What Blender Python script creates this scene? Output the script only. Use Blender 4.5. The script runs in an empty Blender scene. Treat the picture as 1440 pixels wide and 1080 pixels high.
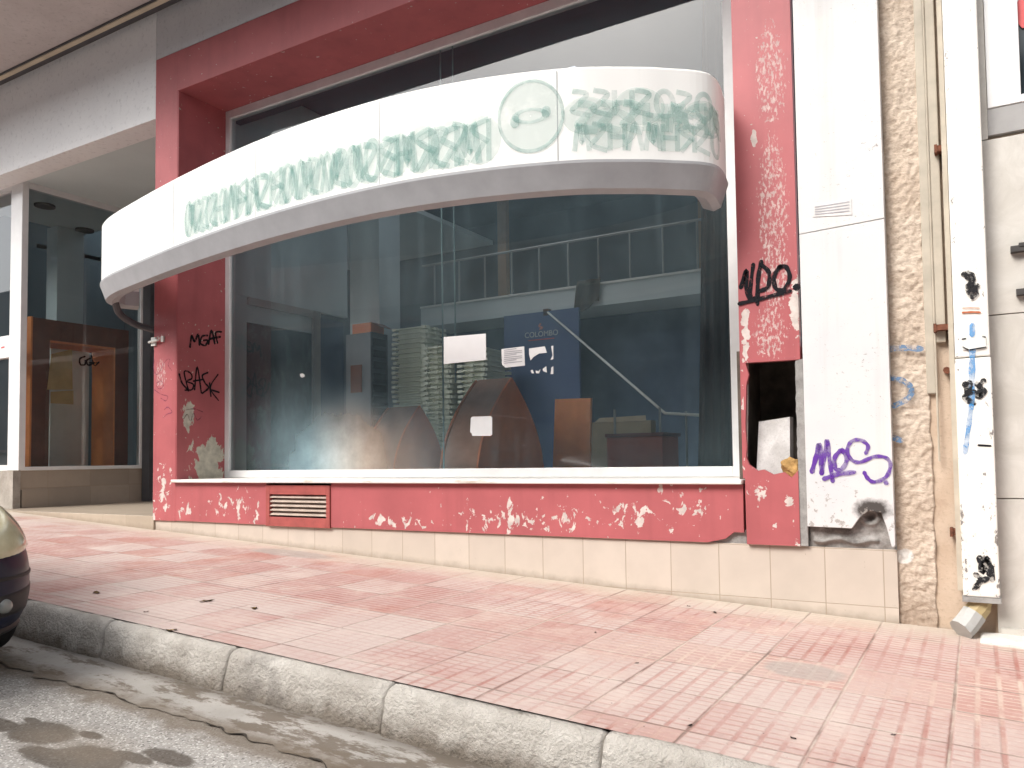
import bpy, bmesh, math, random
from mathutils import Vector, Matrix, noise
from mathutils.bvhtree import BVHTree
random.seed(7)
C = bpy.context.scene.collection
V = Vector
# ------------------------------------------------------------------ camera
F, YAW, PIT, ROL, CX, CY = 1075.4, 0.50015, 0.042476, -0.015068, 68.43, 58.81
CAM = V((0, -5, 1.25))
_f = V((-math.sin(YAW)*math.cos(PIT), math.cos(YAW)*math.cos(PIT), math.sin(PIT)))
_r0 = V((math.cos(YAW), math.sin(YAW), 0)); _u0 = _r0.cross(_f)
_r = _r0*math.cos(ROL) + _u0*math.sin(ROL); _u = _r.cross(_f)
def ray(px, py): return _f + _r*((px-720-CX)/F) - _u*((py-540-CY)/F)
def onY(px, py, Y): d = ray(px, py); return CAM + d*((Y-CAM.y)/d.y)
def onX(px, py, X): d = ray(px, py); return CAM + d*((X-CAM.x)/d.x)
SL = -0.04715                                  # the street falls towards +X
def pave_z(x): return 0.208 + SL*x
def road_z(x): return 0.008 + SL*x
def onground(px, py, z0=0.208):
    d = ray(px, py); n = V((-SL, 0, 1)); t = (z0 - n.dot(CAM))/n.dot(d); return CAM + d*t
cd = bpy.data.cameras.new('camera'); cam = bpy.data.objects.new('camera', cd); C.objects.link(cam)
cam.matrix_world = Matrix(((_r.x, _u.x, -_f.x, CAM.x), (_r.y, _u.y, -_f.y, CAM.y), (_r.z, _u.z, -_f.z, CAM.z), (0, 0, 0, 1)))
cd.sensor_width = 36; cd.lens = F/1440*36; cd.shift_x = -CX/1440; cd.shift_y = CY/1440
cd.clip_end = 500; cd.clip_start = 0.05
bpy.context.scene.camera = cam

# ------------------------------------------------------------------ node helper
class G:
    def __init__(s, name):
        s.mat = bpy.data.materials.new(name); s.mat.use_nodes = True
        s.nt = s.mat.node_tree; s.nt.nodes.clear()
        s.out = s.nt.nodes.new('ShaderNodeOutputMaterial')
        s.tc = s.nt.nodes.new('ShaderNodeTexCoord'); s.P = s.tc.outputs['Object']
        sp = s.nt.nodes.new('ShaderNodeSeparateXYZ'); s.l(s.P, sp.inputs[0])
        s.x, s.y, s.z = sp.outputs
    def l(s, a, b):
        if hasattr(a, 'is_output'): s.nt.links.new(a, b)
        else: b.default_value = a
    def nd(s, t): return s.nt.nodes.new(t)
    def m(s, op, a, b=0.0, c=None, clamp=False):
        n = s.nd('ShaderNodeMath'); n.operation = op; n.use_clamp = clamp
        s.l(a, n.inputs[0]); s.l(b, n.inputs[1])
        if c is not None: s.l(c, n.inputs[2])
        return n.outputs[0]
    def vec(s, x, y, z):
        n = s.nd('ShaderNodeCombineXYZ'); s.l(x, n.inputs[0]); s.l(y, n.inputs[1]); s.l(z, n.inputs[2]); return n.outputs[0]
    def vs(s, sc, vec=None):
        n = s.nd('ShaderNodeVectorMath'); n.operation = 'MULTIPLY'; s.l(vec or s.P, n.inputs[0]); n.inputs[1].default_value = sc; return n.outputs[0]
    def va(s, a, b):
        n = s.nd('ShaderNodeVectorMath'); n.operation = 'ADD'; s.l(a, n.inputs[0]); s.l(b, n.inputs[1]); return n.outputs[0]
    def noise(s, sc, det=4, rough=.55, vec=None, dist=0, col=False):
        n = s.nd('ShaderNodeTexNoise'); s.l(vec or s.P, n.inputs['Vector'])
        n.inputs['Scale'].default_value = sc; n.inputs['Detail'].default_value = det
        n.inputs['Roughness'].default_value = rough; n.inputs['Distortion'].default_value = dist
        return n.outputs['Color' if col else 'Fac']
    def vor(s, sc, vec=None, feat='F1', out='Distance', rnd=1):
        n = s.nd('ShaderNodeTexVoronoi'); n.feature = feat; s.l(vec or s.P, n.inputs['Vector']); n.inputs['Scale'].default_value = sc
        n.inputs['Randomness'].default_value = rnd
        return n.outputs[out]
    def white(s, vec):
        n = s.nd('ShaderNodeTexWhiteNoise'); n.noise_dimensions = '3D'; s.l(vec, n.inputs['Vector']); return n.outputs['Value']
    def map(s, v, a, b, c=0., d=1.):
        n = s.nd('ShaderNodeMapRange'); n.clamp = True; s.l(v, n.inputs[0])
        for i, q in enumerate((a, b, c, d)): s.l(q, n.inputs[i+1])
        return n.outputs[0]
    def mix(s, f, a, b):
        n = s.nd('ShaderNodeMix'); n.data_type = 'RGBA'; s.l(f, n.inputs['Factor'])
        for q, i in ((a, n.inputs[6]), (b, n.inputs[7])):
            s.l(q if hasattr(q, 'is_output') else (*q, 1), i)
        return n.outputs[2]
    def ell(s, cx, cy, cz, rx, ry, rz):
        a = s.m('DIVIDE', s.m('SUBTRACT', s.x, cx), rx); c = s.m('DIVIDE', s.m('SUBTRACT', s.z, cz), rz)
        q = s.m('ADD', s.m('MULTIPLY', a, a), s.m('MULTIPLY', c, c))
        if ry: b = s.m('DIVIDE', s.m('SUBTRACT', s.y, cy), ry); q = s.m('ADD', q, s.m('MULTIPLY', b, b))
        return s.m('SUBTRACT', 1.0, s.m('SQRT', q), clamp=True)
    def bump(s, h, st=.5, d=.01, normal=None):
        n = s.nd('ShaderNodeBump'); n.inputs['Strength'].default_value = st; n.inputs['Distance'].default_value = d
        s.l(h, n.inputs['Height'])
        if normal: s.l(normal, n.inputs['Normal'])
        return n.outputs[0]
    def done(s, col, rough=.6, normal=None, metal=0., spec=.5, coat=0.):
        b = s.nd('ShaderNodeBsdfPrincipled'); s.bs = b
        s.l(col if hasattr(col, 'is_output') else (*col, 1), b.inputs['Base Color']); s.l(rough, b.inputs['Roughness'])
        b.inputs['Metallic'].default_value = metal; b.inputs['Specular IOR Level'].default_value = spec
        b.inputs['Coat Weight'].default_value = coat; b.inputs['Coat Roughness'].default_value = .08
        if normal: s.l(normal, b.inputs['Normal'])
        s.nt.links.new(b.outputs[0], s.out.inputs[0]); return s.mat
def plain(name, col, rough=.6, var=.12, sc=6, metal=0., spec=.4, coat=0., bump=.0):
    g = G(name); n = g.noise(sc, 5, .6)
    c = g.mix(g.map(n, .3, .7), tuple(v*(1-var) for v in col), tuple(min(1, v*(1+var)) for v in col))
    nm = g.bump(g.noise(sc*8, 3), bump, .01) if bump else None
    return g.done(c, rough, nm, metal, spec, coat)

# ------------------------------------------------------------------ materials
def red_paint(name, base=(.42, .112, .118), fields=(), k=.42, thr=.70, sc=9, under=(.56, .49, .45), stretch=(1, 1, 1), fine=()):
    g = G(name)
    col = g.mix(g.map(g.noise(2.2, 5, .6), .3, .72), tuple(v*.88 for v in base), tuple(v*1.12 for v in base))
    col = g.mix(g.map(g.noise(1.2, 4, vec=g.vs((6, 6, .5))), .52, .8, 0, .35), col, tuple(v*.6 for v in base))
    n = g.noise(sc, 6, .62, vec=g.vs(stretch), dist=.5)
    m = 0.0
    for f in fields: m = g.m('MAXIMUM', g.ell(*f), m)
    p = g.m('ADD', n, g.m('MULTIPLY', m, k)) if fields else n
    peel = g.map(p, thr, thr+.015)
    if fine:
        m2 = 0.0
        for f in fine: m2 = g.m('MAXIMUM', g.ell(*f), m2)
        n2 = g.noise(44, 4, .7, vec=g.vs((1.3, 1.3, .55)))
        peel = g.m('MAXIMUM', peel, g.map(g.m('ADD', n2, g.m('MULTIPLY', g.m('MINIMUM', m2, .36), .40)), .645, .70, 0, .72))
    # sparse chips everywhere
    chip = g.map(g.m('ADD', g.noise(26, 2, .5), g.m('MULTIPLY', g.noise(3.1, 2), .25)), .855, .865)
    peel = g.m('MAXIMUM', peel, chip)
    uc = g.mix(g.map(g.noise(14, 4), .35, .65), tuple(v*.85 for v in under), tuple(min(1, v*1.2) for v in under))
    col = g.mix(peel, col, uc)
    nm = g.bump(g.m('SUBTRACT', g.m('MULTIPLY', g.noise(60, 3), .12), peel), .35, .004)
    return g.done(col, g.map(peel, 0, 1, .45, .8), nm, spec=.35)
RED = {}
M_red_base = red_paint('red_paint_base', fields=((-3.1, 0, .80, 1.2, 0, .22), (-2.2, 0, .86, .5, 0, .2), (-4.3, 0, .74, 1.0, 0, .11), (-1.75, 0, .92, .35, 0, .25), (-6.3, 0, .83, .65, 0, .28), (-7.1, 0, .8, .3, 0, .15)), k=.21, thr=.70, sc=13, stretch=(1, 1, .75))
M_red_lpier = red_paint('red_paint_left_pier', fields=((-7.5, 0, 2.58, .2, 0, .05), (-7.6, 0, .75, .1, 0, .2), (-7.45, 0, 1.0, .2, 0, .5)), k=.28, thr=.72, sc=14, fine=((-7.5, 0, 2.2, .1, 0, .2),))
M_red_reveal = red_paint('red_paint_reveal', fields=((-7.24, .36, 1.30, 1, .34, .38), (-7.24, .14, 1.75, 1, .12, .22), (-7.24, .42, 1.12, 1, .35, .2)), k=.45, thr=.69, sc=8, under=(.5, .47, .38), stretch=(1, 1, .6))
M_red_rpier = red_paint('red_paint_right_pier', fields=((-1.33, 0, 2.05, .05, 0, .28), (-1.0, 0, 2.2, .075, 0, .35), (-1.24, 0, 3.35, .03, 0, .13), (-1.32, 0, 1.5, .07, 0, .6), (-1.2, 0, 1.12, .15, 0, .1), (-1.32, 0, 1.05, .1, 0, .2)), k=.42, thr=.71, sc=13,
                       fine=((-1.12, 0, 3.75, .12, 0, .42), (-1.13, 0, 2.85, .12, 0, .62), (-1.13, 0, 2.42, .12, 0, .3), (-1.17, 0, 2.05, .13, 0, .22), (-1.13, 0, 3.1, .1, 0, .3)))
M_red_low = red_paint('red_paint_low_panel', fields=((-1.28, 0, 1.0, .12, 0, .15), (-1.07, 0, .95, .08, 0, .1), (-1.02, 0, .68, .06, 0, .05)), k=.3, thr=.71, sc=12)
M_red_lintel = red_paint('red_paint_lintel', fields=(), thr=.8)
M_vent = plain('dull_red_metal', (.36, .085, .075), .5, .2, 9)
M_slat = plain('cream_metal_slat', (.48, .39, .33), .5, .2, 9)
M_alu = plain('white_aluminium', (.78, .78, .77), .35, .06, 5)
M_sill = None
g = G('worn_white_sill'); n = g.noise(5, 6, .65, vec=g.vs((.5, 2, 3)))
M_sill = g.done(g.mix(g.map(n, .54, .72), (.8, .78, .74), (.45, .36, .27)), .5)

def white_cladding():
    g = G('white_cladding_paint')
    col = g.mix(g.map(g.noise(3, 5), .35, .7), (.60, .60, .605), (.68, .66, .635))
    col = g.mix(g.m('MULTIPLY', g.map(g.noise(4, 6, .7), .5, .6), g.map(g.z, 2.6, 3.2, 0, .5)), col, (.78, .73, .66))
    col = g.mix(g.map(g.noise(1.0, 6, .65, vec=g.vs((7, 7, .35))), .52, .75, 0, .3), col, (.40, .37, .33))
    hair = g.map(g.m('ADD', g.noise(30, 5, .75, vec=g.vs((1, 1, 2.2)), dist=1.2), g.m('MULTIPLY', g.map(g.noise(2.3, 3), .4, .7), .1)), .700, .715)
    col = g.mix(g.m('MULTIPLY', hair, .85), col, (.22, .19, .17))
    scorch = g.map(g.m('ADD', g.ell(-.58, 0, .91, .19, 0, .12), g.m('MULTIPLY', g.noise(22, 5, .7), .45)), .55, .85)
    col = g.mix(g.m('MULTIPLY', scorch, .95), col, (.03, .022, .018))
    low = g.map(g.m('ADD', g.noise(22, 5, .7), g.map(g.z, 1.15, .75, 0, .16)), .68, .71)
    col = g.mix(g.m('MULTIPLY', low, .8), col, (.32, .29, .26))
    return g.done(col, .55, g.bump(hair, .2, .003))
M_white = white_cladding()
def concrete(name, a, b, sc=5, dark=None, bump=.5, bd=.01):
    g = G(name); n = g.noise(sc, 7, .65); f = g.noise(sc*12, 4, .6)
    col = g.mix(g.map(n, .35, .68), a, b)
    col = g.mix(g.map(f, .55, .75, 0, .5), col, tuple(v*.55 for v in a))
    if dark: col = g.mix(g.map(g.noise(sc*.6, 6, .7), .55, .72), col, dark)
    return g.done(col, .9, g.bump(g.m('ADD', n, g.m('MULTIPLY', f, .5)), bump, bd))
M_cement = concrete('grey_cement', (.22, .21, .20), (.38, .37, .35), 8)
M_soffit = concrete('warm_grey_soffit', (.50, .455, .44), (.57, .525, .51), 2.2, bump=.12)
M_wallgrey = concrete('pale_render', (.60, .60, .61), (.66, .66, .66), 2, bump=.1)
M_fascia = concrete('white_render', (.80, .80, .80), (.86, .86, .85), 1.5, bump=.1)
M_dark = plain('dark_cavity', (.012, .012, .013), .9)
M_cavity = plain('cavity_plaster', (.09, .075, .06), .9, .4, 9)

def plinth_tiles(name, a, b, w, h, x0, z0, rake=0., grout=(.33, .26, .19), axis='x'):
    g = G(name)
    c = g.x if axis == 'x' else g.y
    u = g.m('DIVIDE', g.m('SUBTRACT', c, x0), w); v = g.m('DIVIDE', g.m('SUBTRACT', g.z, z0), h)
    def edge(q, size, wd):
        fr = g.m('FRACT', q); d = g.m('MINIMUM', fr, g.m('SUBTRACT', 1., fr)); return g.map(g.m('MULTIPLY', d, size), wd, wd*1.6, 1, 0)
    gr = g.m('MAXIMUM', edge(u, w, .0022), edge(v, h, .002))
    idn = g.white(g.vec(g.m('FLOOR', u), g.m('FLOOR', v), 3.3))
    col = g.mix(idn, a, b)
    col = g.mix(g.map(g.noise(5, 5), .4, .75, 0, .35), col, tuple(q*.8 for q in a))
    if axis == 'x':   # dirt thrown up from the pavement
        hgt = g.m('SUBTRACT', g.z, g.m('ADD', g.m('MULTIPLY', g.x, SL), .208))
        col = g.mix(g.map(g.m('ADD', hgt, g.m('MULTIPLY', g.noise(9, 5, .7), .09)), .03, .10, .75, 0), col, (.26, .21, .16))
        col = g.mix(g.map(g.noise(40, 3, .6, vec=g.vs((1, 1, .4))), .72, .76, 0, .5), col, (.3, .24, .18))
    col = g.mix(g.m('MULTIPLY', gr, .8), col, grout)
    return g.done(col, .32, g.bump(g.m('SUBTRACT', 1., gr), .4, .003), spec=.4)
M_plinth = plinth_tiles('beige_plinth_tiles', (.53, .46, .39), (.59, .515, .44), .34, .34, -.872, .322)
M_sideplinth = plinth_tiles('shaded_side_tiles', (.36, .30, .24), (.42, .35, .28), .55, .26, .1, .71, axis='y')  # plinth tiles again, with the porch shade put into the colour
M_step = plinth_tiles('porch_tiles', (.42, .35, .27), (.50, .42, .33), .42, 5, -.1, -2)
M_rough_side = concrete('old_stone_plinth', (.30, .27, .23), (.46, .42, .37), 7)

def glass(name, dirt=.05, tint=(.92, .95, .96), refl=1.5, smear_reflect=None, film=None):
    g = G(name)
    fr = g.nd('ShaderNodeFresnel'); fr.inputs[0].default_value = 1.5
    gl = g.nd('ShaderNodeBsdfGlossy'); gl.inputs['Roughness'].default_value = .015; gl.inputs['Color'].default_value = (1, 1, 1, 1)
    tr = g.nd('ShaderNodeBsdfTransparent'); tr.inputs['Color'].default_value = (*tint, 1)
    m1 = g.nd('ShaderNodeMixShader'); g.l(g.m('MULTIPLY', fr.outputs[0], refl, clamp=True), m1.inputs[0])
    g.l(tr.outputs[0], m1.inputs[1]); g.l(gl.outputs[0], m1.inputs[2])
    df = g.nd('ShaderNodeBsdfDiffuse')
    d = g.map(g.noise(1.4, 6, .65), .3, .75, dirt*.5, dirt*1.5)
    d = g.m('ADD', d, g.map(g.noise(60, 3, .6), .70, .74, 0, dirt*1.5))
    st = g.map(g.noise(1.0, 5, .6, vec=g.vs((9, 9, .6))), .5, .8, 0, dirt*.8)
    d = g.m('ADD', d, st)
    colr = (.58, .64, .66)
    if smear_reflect:
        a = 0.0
        for (f, k) in smear_reflect:
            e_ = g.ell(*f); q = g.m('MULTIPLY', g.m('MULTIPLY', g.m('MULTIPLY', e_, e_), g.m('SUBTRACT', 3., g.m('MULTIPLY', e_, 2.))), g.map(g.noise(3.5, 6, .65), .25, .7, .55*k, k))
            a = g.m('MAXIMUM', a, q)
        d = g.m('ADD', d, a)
        colr = g.mix(g.m('MULTIPLY', g.map(g.x, -6.0, -5.2), g.map(a, .05, .3)), (.42, .60, .66), (.66, .55, .46))  # smear turning peach, where the parked car's reflection is painted in
    g.l(colr if hasattr(colr, 'is_output') else (*colr, 1), df.inputs[0])
    m2 = g.nd('ShaderNodeMixShader'); g.l(d, m2.inputs[0]); g.l(m1.outputs[0], m2.inputs[1]); g.l(df.outputs[0], m2.inputs[2])
    g.l(m2.outputs[0], g.out.inputs[0]); return g.mat
M_glass = glass('dusty_shop_glass', .052, smear_reflect=[((-5.6, .6, 1.25, 1.15, 0, .85), .95), ((-6.2, .6, 1.5, .8, 0, .9), .30), ((-4.9, .6, 1.2, 1.0, 0, .8), .32)])
M_glass2 = glass('side_glass', .03, (.85, .92, .92))
M_glass3 = glass('plain_glass', .03)
g = G('dark_green_pane'); M_darkpane = g.done(g.mix(g.map(g.noise(5, 6, .7, vec=g.vs((1, 1.5, .7))), .5, .75), (.030, .045, .045), (.09, .15, .125)), .15)  # opaque pane with its green reflections painted into the colour
M_joint = plain('silicone_joint', (.30, .42, .42), .4)

def paving():
    g = G('pink_paving_tiles')
    W, Hh = .42, .40
    u = g.m('DIVIDE', g.m('ADD', g.x, .126), W); v = g.m('DIVIDE', g.m('ADD', g.y, 1.11), Hh)
    tid = g.vec(g.m('FLOOR', u), g.m('FLOOR', v), 1.7)
    rnd = g.white(tid); rnd2 = g.white(g.va(tid, (9.1, 4.2, 7.7)))
    fu, fv = g.m('FRACT', u), g.m('FRACT', v)
    def ed(fr, size, wd):
        d = g.m('MULTIPLY', g.m('MINIMUM', fr, g.m('SUBTRACT', 1., fr)), size)
        return g.map(g.m('ADD', d, g.m('MULTIPLY', g.m('SUBTRACT', g.noise(30, 3), .5), .006)), wd*.6, wd*1.5, 1, 0)
    joint = g.m('MAXIMUM', ed(fu, W, .005), ed(fv, Hh, .005))
    # waffle grooves: 5 across, 8 deep
    wob = g.m('MULTIPLY', g.m('SUBTRACT', g.noise(14, 3), .5), .05)
    gx = ed(g.m('FRACT', g.m('ADD', g.m('MULTIPLY', fu, 5.), wob)), .084, .0095)
    gy = ed(g.m('FRACT', g.m('ADD', g.m('MULTIPLY', fv, 8.), wob)), .05, .0075)
    left = g.map(g.m('ADD', g.x, g.m('MULTIPLY', g.noise(.9, 3), 1.5)), -2.6, -1.2)       # grooves along the street only, further up
    kerbside = g.map(g.m('ADD', g.y, g.m('MULTIPLY', g.noise(1.1, 3), .5)), -1.2, -1.5)
    wornx = g.map(g.noise(1.9, 4, .6), .36, .6)
    worny = g.map(g.noise(2.3, 4, .6, vec=g.va(g.P, (5., 3., 0.))), .36, .6)
    gxs = g.m('MULTIPLY', g.m('MULTIPLY', gx, g.map(left, 0, 1, .25, 1)), g.map(wornx, 0, 1, .35, 1))
    gys = g.m('MULTIPLY', g.m('MULTIPLY', gy, g.map(kerbside, 0, 1, 1, .55)), g.map(worny, 0, 1, .35, 1))
    gr = g.m('MULTIPLY', g.m('MAXIMUM', gxs, gys), g.map(g.noise(6, 6, .75), .34, .52, .3, 1))
    pale = g.mix(g.noise(4.5, 6, .6), (.50, .395, .36), (.545, .455, .41))
    pink = g.mix(g.noise(5.5, 6, .6), (.43, .27, .24), (.49, .335, .30))
    redc = (.42, .19, .15)
    wear = g.map(g.m('ADD', g.m('MULTIPLY', g.noise(1.2, 7, .65), .8), g.m('ADD', g.m('MULTIPLY', rnd, .27), g.m('MULTIPLY', kerbside, -.03))), .44, .66)
    face = g.mix(wear, pale, pink)
    redm = g.map(g.m('ADD', g.noise(1.55, 6, .65, vec=g.va(g.P, (2.2, 8.1, 0.))), g.m('MULTIPLY', g.m('SUBTRACT', rnd2, .3), .34)), .59, .74)
    row = g.m('MULTIPLY', g.m('LESS_THAN', g.m('ABSOLUTE', g.m('ADD', g.m('FLOOR', v), 1.)), .5), g.map(g.x, -3.3, -2.6))
    redm = g.m('MAXIMUM', redm, g.m('MULTIPLY', row, g.map(g.noise(1.7, 5, .65), .3, .6, .25, .75)))
    redm = g.m('MULTIPLY', redm, g.map(g.y, -1.62, -1.48, .4, 1))
    face = g.mix(g.m('MULTIPLY', redm, .6), face, redc)
    # dusty cream over the foot of the wall
    cream = g.map(g.m('ADD', g.y, g.m('MULTIPLY', g.noise(2.4, 6, .7), .9)), .02, .40)
    face = g.mix(g.m('MULTIPLY', cream, .85), face, (.50, .44, .36))
    grcol = g.mix(g.m('MULTIPLY', g.map(redm, .15, .6), g.map(g.x, -2.4, -1.3)), g.mix(wear, (.42, .24, .205), (.32, .115, .09)), (.58, .47, .39))
    col = g.mix(g.m('MULTIPLY', gr, g.map(cream, 0, 1, .85, .2)), face, grcol)
    jc = g.mix(g.map(g.noise(2.6, 5), .42, .58), (.50, .43, .36), (.20, .145, .12))
    col = g.mix(g.m('MULTIPLY', joint, g.map(g.noise(3.3, 4), .38, .62, .35, .95)), col, jc)
    # grey cement patches, dark specks of grit
    patch = g.map(g.m('ADD', g.m('MAXIMUM', g.ell(-.75, -1.3, 0, .28, .2, 99), g.ell(-5.3, -.25, 0, .7, .22, 99)), g.m('MULTIPLY', g.noise(7, 5, .7), .4)), .48, .62)
    col = g.mix(g.m('MULTIPLY', patch, .7), col, (.36, .32, .29))
    grime = g.map(g.noise(17, 6, .75), .56, .72, 0, .28)
    col = g.mix(grime, col, (.25, .17, .14))
    dust = g.m('MAXIMUM', g.map(g.noise(30, 5, .75, vec=g.va(g.P, (1., 2., 3.))), .56, .7, 0, .35), g.map(g.noise(2.6, 7, .72, vec=g.va(g.P, (7., 2., 3.))), .5, .66, 0, .35))
    col = g.mix(dust, col, (.66, .57, .50))
    spk = g.map(g.vor(13), .035, .055, 1, 0); spk = g.m('MULTIPLY', spk, g.map(g.noise(3.7, 2), .5, .55))
    col = g.mix(g.m('MULTIPLY', spk, .8), col, (.06, .05, .045))
    h = g.m('SUBTRACT', g.m('SUBTRACT', g.m('MULTIPLY', g.noise(50, 4), .35), g.m('MULTIPLY', gr, .8)), joint)
    return g.done(col, .85, g.bump(h, .7, .005), spec=.25)
M_pave = paving()
def asphalt():
    g = G('worn_grey_asphalt')
    agg = g.vor(140, out='Color'); sp = g.nd('ShaderNodeSeparateColor'); g.l(agg, sp.inputs[0])
    col = g.mix(g.map(g.noise(1.1, 6, .6), .35, .68), (.33, .31, .285), (.41, .385, .355))
    col = g.mix(g.map(sp.outputs[0], .80, .9), col, (.60, .58, .54))
    col = g.mix(g.map(sp.outputs[1], .86, .94, 0, .7), col, (.10, .09, .085))
    stains = 0.0
    for p, rx, ry in (((-3.38, -3.25), .17, .09), ((-3.62, -3.30), .12, .05), ((-2.97, -3.28), .17, .08), ((-2.745, -3.13), .14, .045), ((-2.85, -3.2), .12, .03), ((-3.2, -3.16), .07, .025), ((-3.55, -3.2), .06, .02), ((-3.1, -3.36), .2, .05), ((-1.7, -3.5), .2, .1)):
        stains = g.m('MAXIMUM', stains, g.ell(p[0], p[1], 0, rx*1.25, ry*1.35, 99))
    sm = g.map(g.m('ADD', stains, g.m('MULTIPLY', g.m('SUBTRACT', g.noise(16, 5, .65), .5), .5)), .08, .3)
    col = g.mix(g.m('MULTIPLY', sm, .78), col, (.06, .045, .03))
    halo = g.map(g.m('ADD', g.ell(-3.1, -3.25, 0, .6, .22, 99), g.m('MULTIPLY', g.m('SUBTRACT', g.noise(5, 5, .65), .5), .8)), .2, .8)
    col = g.mix(g.m('MULTIPLY', halo, .4), col, (.26, .21, .155))
    ek = g.map(g.m('ADD', g.y, g.m('MULTIPLY', g.m('SUBTRACT', g.noise(6, 6, .7), .5), .3)), -2.99, -2.9, 0, .8)
    col = g.mix(ek, col, (.17, .135, .10))
    col = g.mix(g.map(g.noise(9, 6, .7), .55, .7, 0, .35), col, (.16, .145, .125))
    h = g.m('ADD', g.m('MULTIPLY', sp.outputs[2], .5), g.noise(18, 5))
    return g.done(col, g.map(sm, 0, 1, .85, .5), g.bump(h, .55, .006), spec=.3)
M_road = asphalt()
def gutter_mat():
    g = G('stained_gutter_concrete')
    col = g.mix(g.map(g.noise(3, 6), .35, .65), (.34, .318, .285), (.43, .40, .365))
    st = g.map(g.m('ADD', g.noise(3.4, 7, .72, vec=g.vs((1, 3.0, 1))), g.map(g.x, -4, -2.2, -.03, .05)), .50, .57)
    col = g.mix(g.m('MULTIPLY', st, .8), col, (.11, .08, .052))
    col = g.mix(g.map(g.noise(30, 4, .7), .6, .7, 0, .5), col, (.12, .1, .08))
    near = g.map(g.m('ADD', g.y, g.m('MULTIPLY', g.noise(6, 4), .06)), -2.60, -2.54)
    col = g.mix(g.m('MULTIPLY', near, .6), col, (.10, .08, .06))
    eg = g.map(g.m('ADD', g.y, g.m('MULTIPLY', g.m('SUBTRACT', g.noise(5, 6, .7), .5), .28)), -2.85, -2.74, .85, 0)
    col = g.mix(eg, col, (.15, .115, .08))
    return g.done(col, .85, g.bump(g.noise(25, 6, .7), .6, .008))
M_gutter = gutter_mat()
def kerb_mat():
    g = G('old_kerb_stone')
    col = g.mix(g.map(g.noise(4, 7, .65), .35, .68), (.46, .42, .37), (.67, .63, .57))
    hgt = g.m('SUBTRACT', g.z, g.m('ADD', g.m('MULTIPLY', g.x, SL), .008))
    low = g.map(g.m('ADD', hgt, g.m('MULTIPLY', g.m('SUBTRACT', g.noise(5, 6, .7), .5), .22)), .01, .10, .8, 0)
    col = g.mix(low, col, (.17, .135, .10))
    fleck = g.map(g.noise(30, 6, .78, vec=g.vs((.6, 1, 1.6))), .54, .64)
    col = g.mix(g.m('MULTIPLY', fleck, g.map(hgt, .0, .17, .75, .12)), col, (.12, .10, .08))
    scf = g.map(g.noise(2.2, 5, .6, vec=g.va(g.P, (3., 1., 0.))), .62, .7)
    col = g.mix(g.m('MULTIPLY', scf, .45), col, (.22, .20, .18))
    h = g.m('ADD', g.noise(12, 6, .7), g.m('MULTIPLY', g.noise(55, 4, .7), .8))
    return g.done(col, .9, g.bump(h, 1., .022), spec=.2)
M_kerb = kerb_mat()
def roughcast():
    g = G('roughcast_render')
    n = g.noise(40, 4, .7, vec=g.vs((1, 1, 1.7)))
    col = g.mix(g.map(g.noise(3, 5), .35, .7), (.56, .455, .36), (.68, .58, .48))
    col = g.mix(g.map(n, .38, .55, .38, 0), col, (.26, .19, .13))
    edge = g.map(g.m('ADD', g.x, g.m('MULTIPLY', g.noise(6, 4), .06)), -.45, -.36, .45, 0)  # shade beside the cladding edge, painted into the render colour
    col = g.mix(edge, col, (.24, .18, .13))
    base = g.map(g.m('ADD', g.z, g.m('MULTIPLY', g.noise(7, 5, .7), .4)), .4, .72, .55, 0)
    col = g.mix(base, col, (.27, .19, .14))
    wp = g.map(g.m('ADD', g.ell(-.42, 0, .63, .08, 0, .07), g.m('MULTIPLY', g.noise(20, 4), .5)), .55, .65)
    col = g.mix(wp, col, (.7, .67, .62))
    return g.done(col, .95, g.bump(n, .8, .012), spec=.15)
M_rough = roughcast()
M_plaster = concrete('beige_smooth_plaster', (.50, .38, .28), (.60, .48, .37), 4, dark=(.40, .29, .21))
M_stripmetal = plain('weathered_strip', (.46, .41, .33), .6, .15)
def marble():
    g = G('cream_marble_cladding')
    n = g.noise(3.5, 7, .7, vec=g.vs((1, 1, 1)), dist=1.2)
    col = g.mix(g.map(n, .4, .7), (.52, .49, .44), (.64, .61, .56))
    col = g.mix(g.map(g.noise(9, 5, .7, vec=g.va(g.P, (4., 0., 2.))), .6, .72, 0, .4), col, (.44, .38, .31))
    return g.done(col, .35, spec=.4)
M_marble = marble()
def pipe_paint():
    g = G('chipped_white_metal')
    col = g.mix(g.map(g.noise(2, 4), .35, .7), (.78, .75, .68), (.82, .80, .75))
    edge = g.map(g.m('ABSOLUTE', g.m('SUBTRACT', g.x, -.013)), .05, .1, 0, .10)
    chip = g.map(g.m('ADD', g.m('ADD', g.noise(28, 5, .72, vec=g.vs((1, 1, .45))), edge), g.map(g.z, 1.6, .5, 0, .075)), .675, .70)
    col = g.mix(g.m('MULTIPLY', chip, .85), col, (.12, .10, .09))
    return g.done(col, .45, g.bump(chip, .3, -.003))
M_pipe = pipe_paint()
M_rust = plain('rusty_iron', (.15, .055, .03), .85, .4, 20, bump=.4)
M_iron = plain('dark_iron', (.05, .045, .042), .6, .3, 20)
g = G('cream_sign_face'); M_sign = g.done(g.mix(g.map(g.noise(1.2, 6, .65, vec=g.vs((3, 3, .35))), .55, .85, 0, .45), (.81, .805, .775), (.60, .58, .54)), .42, spec=.3)
M_signrim = plain('grey_sign_rim', (.36, .36, .37), .45, .08)
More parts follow.
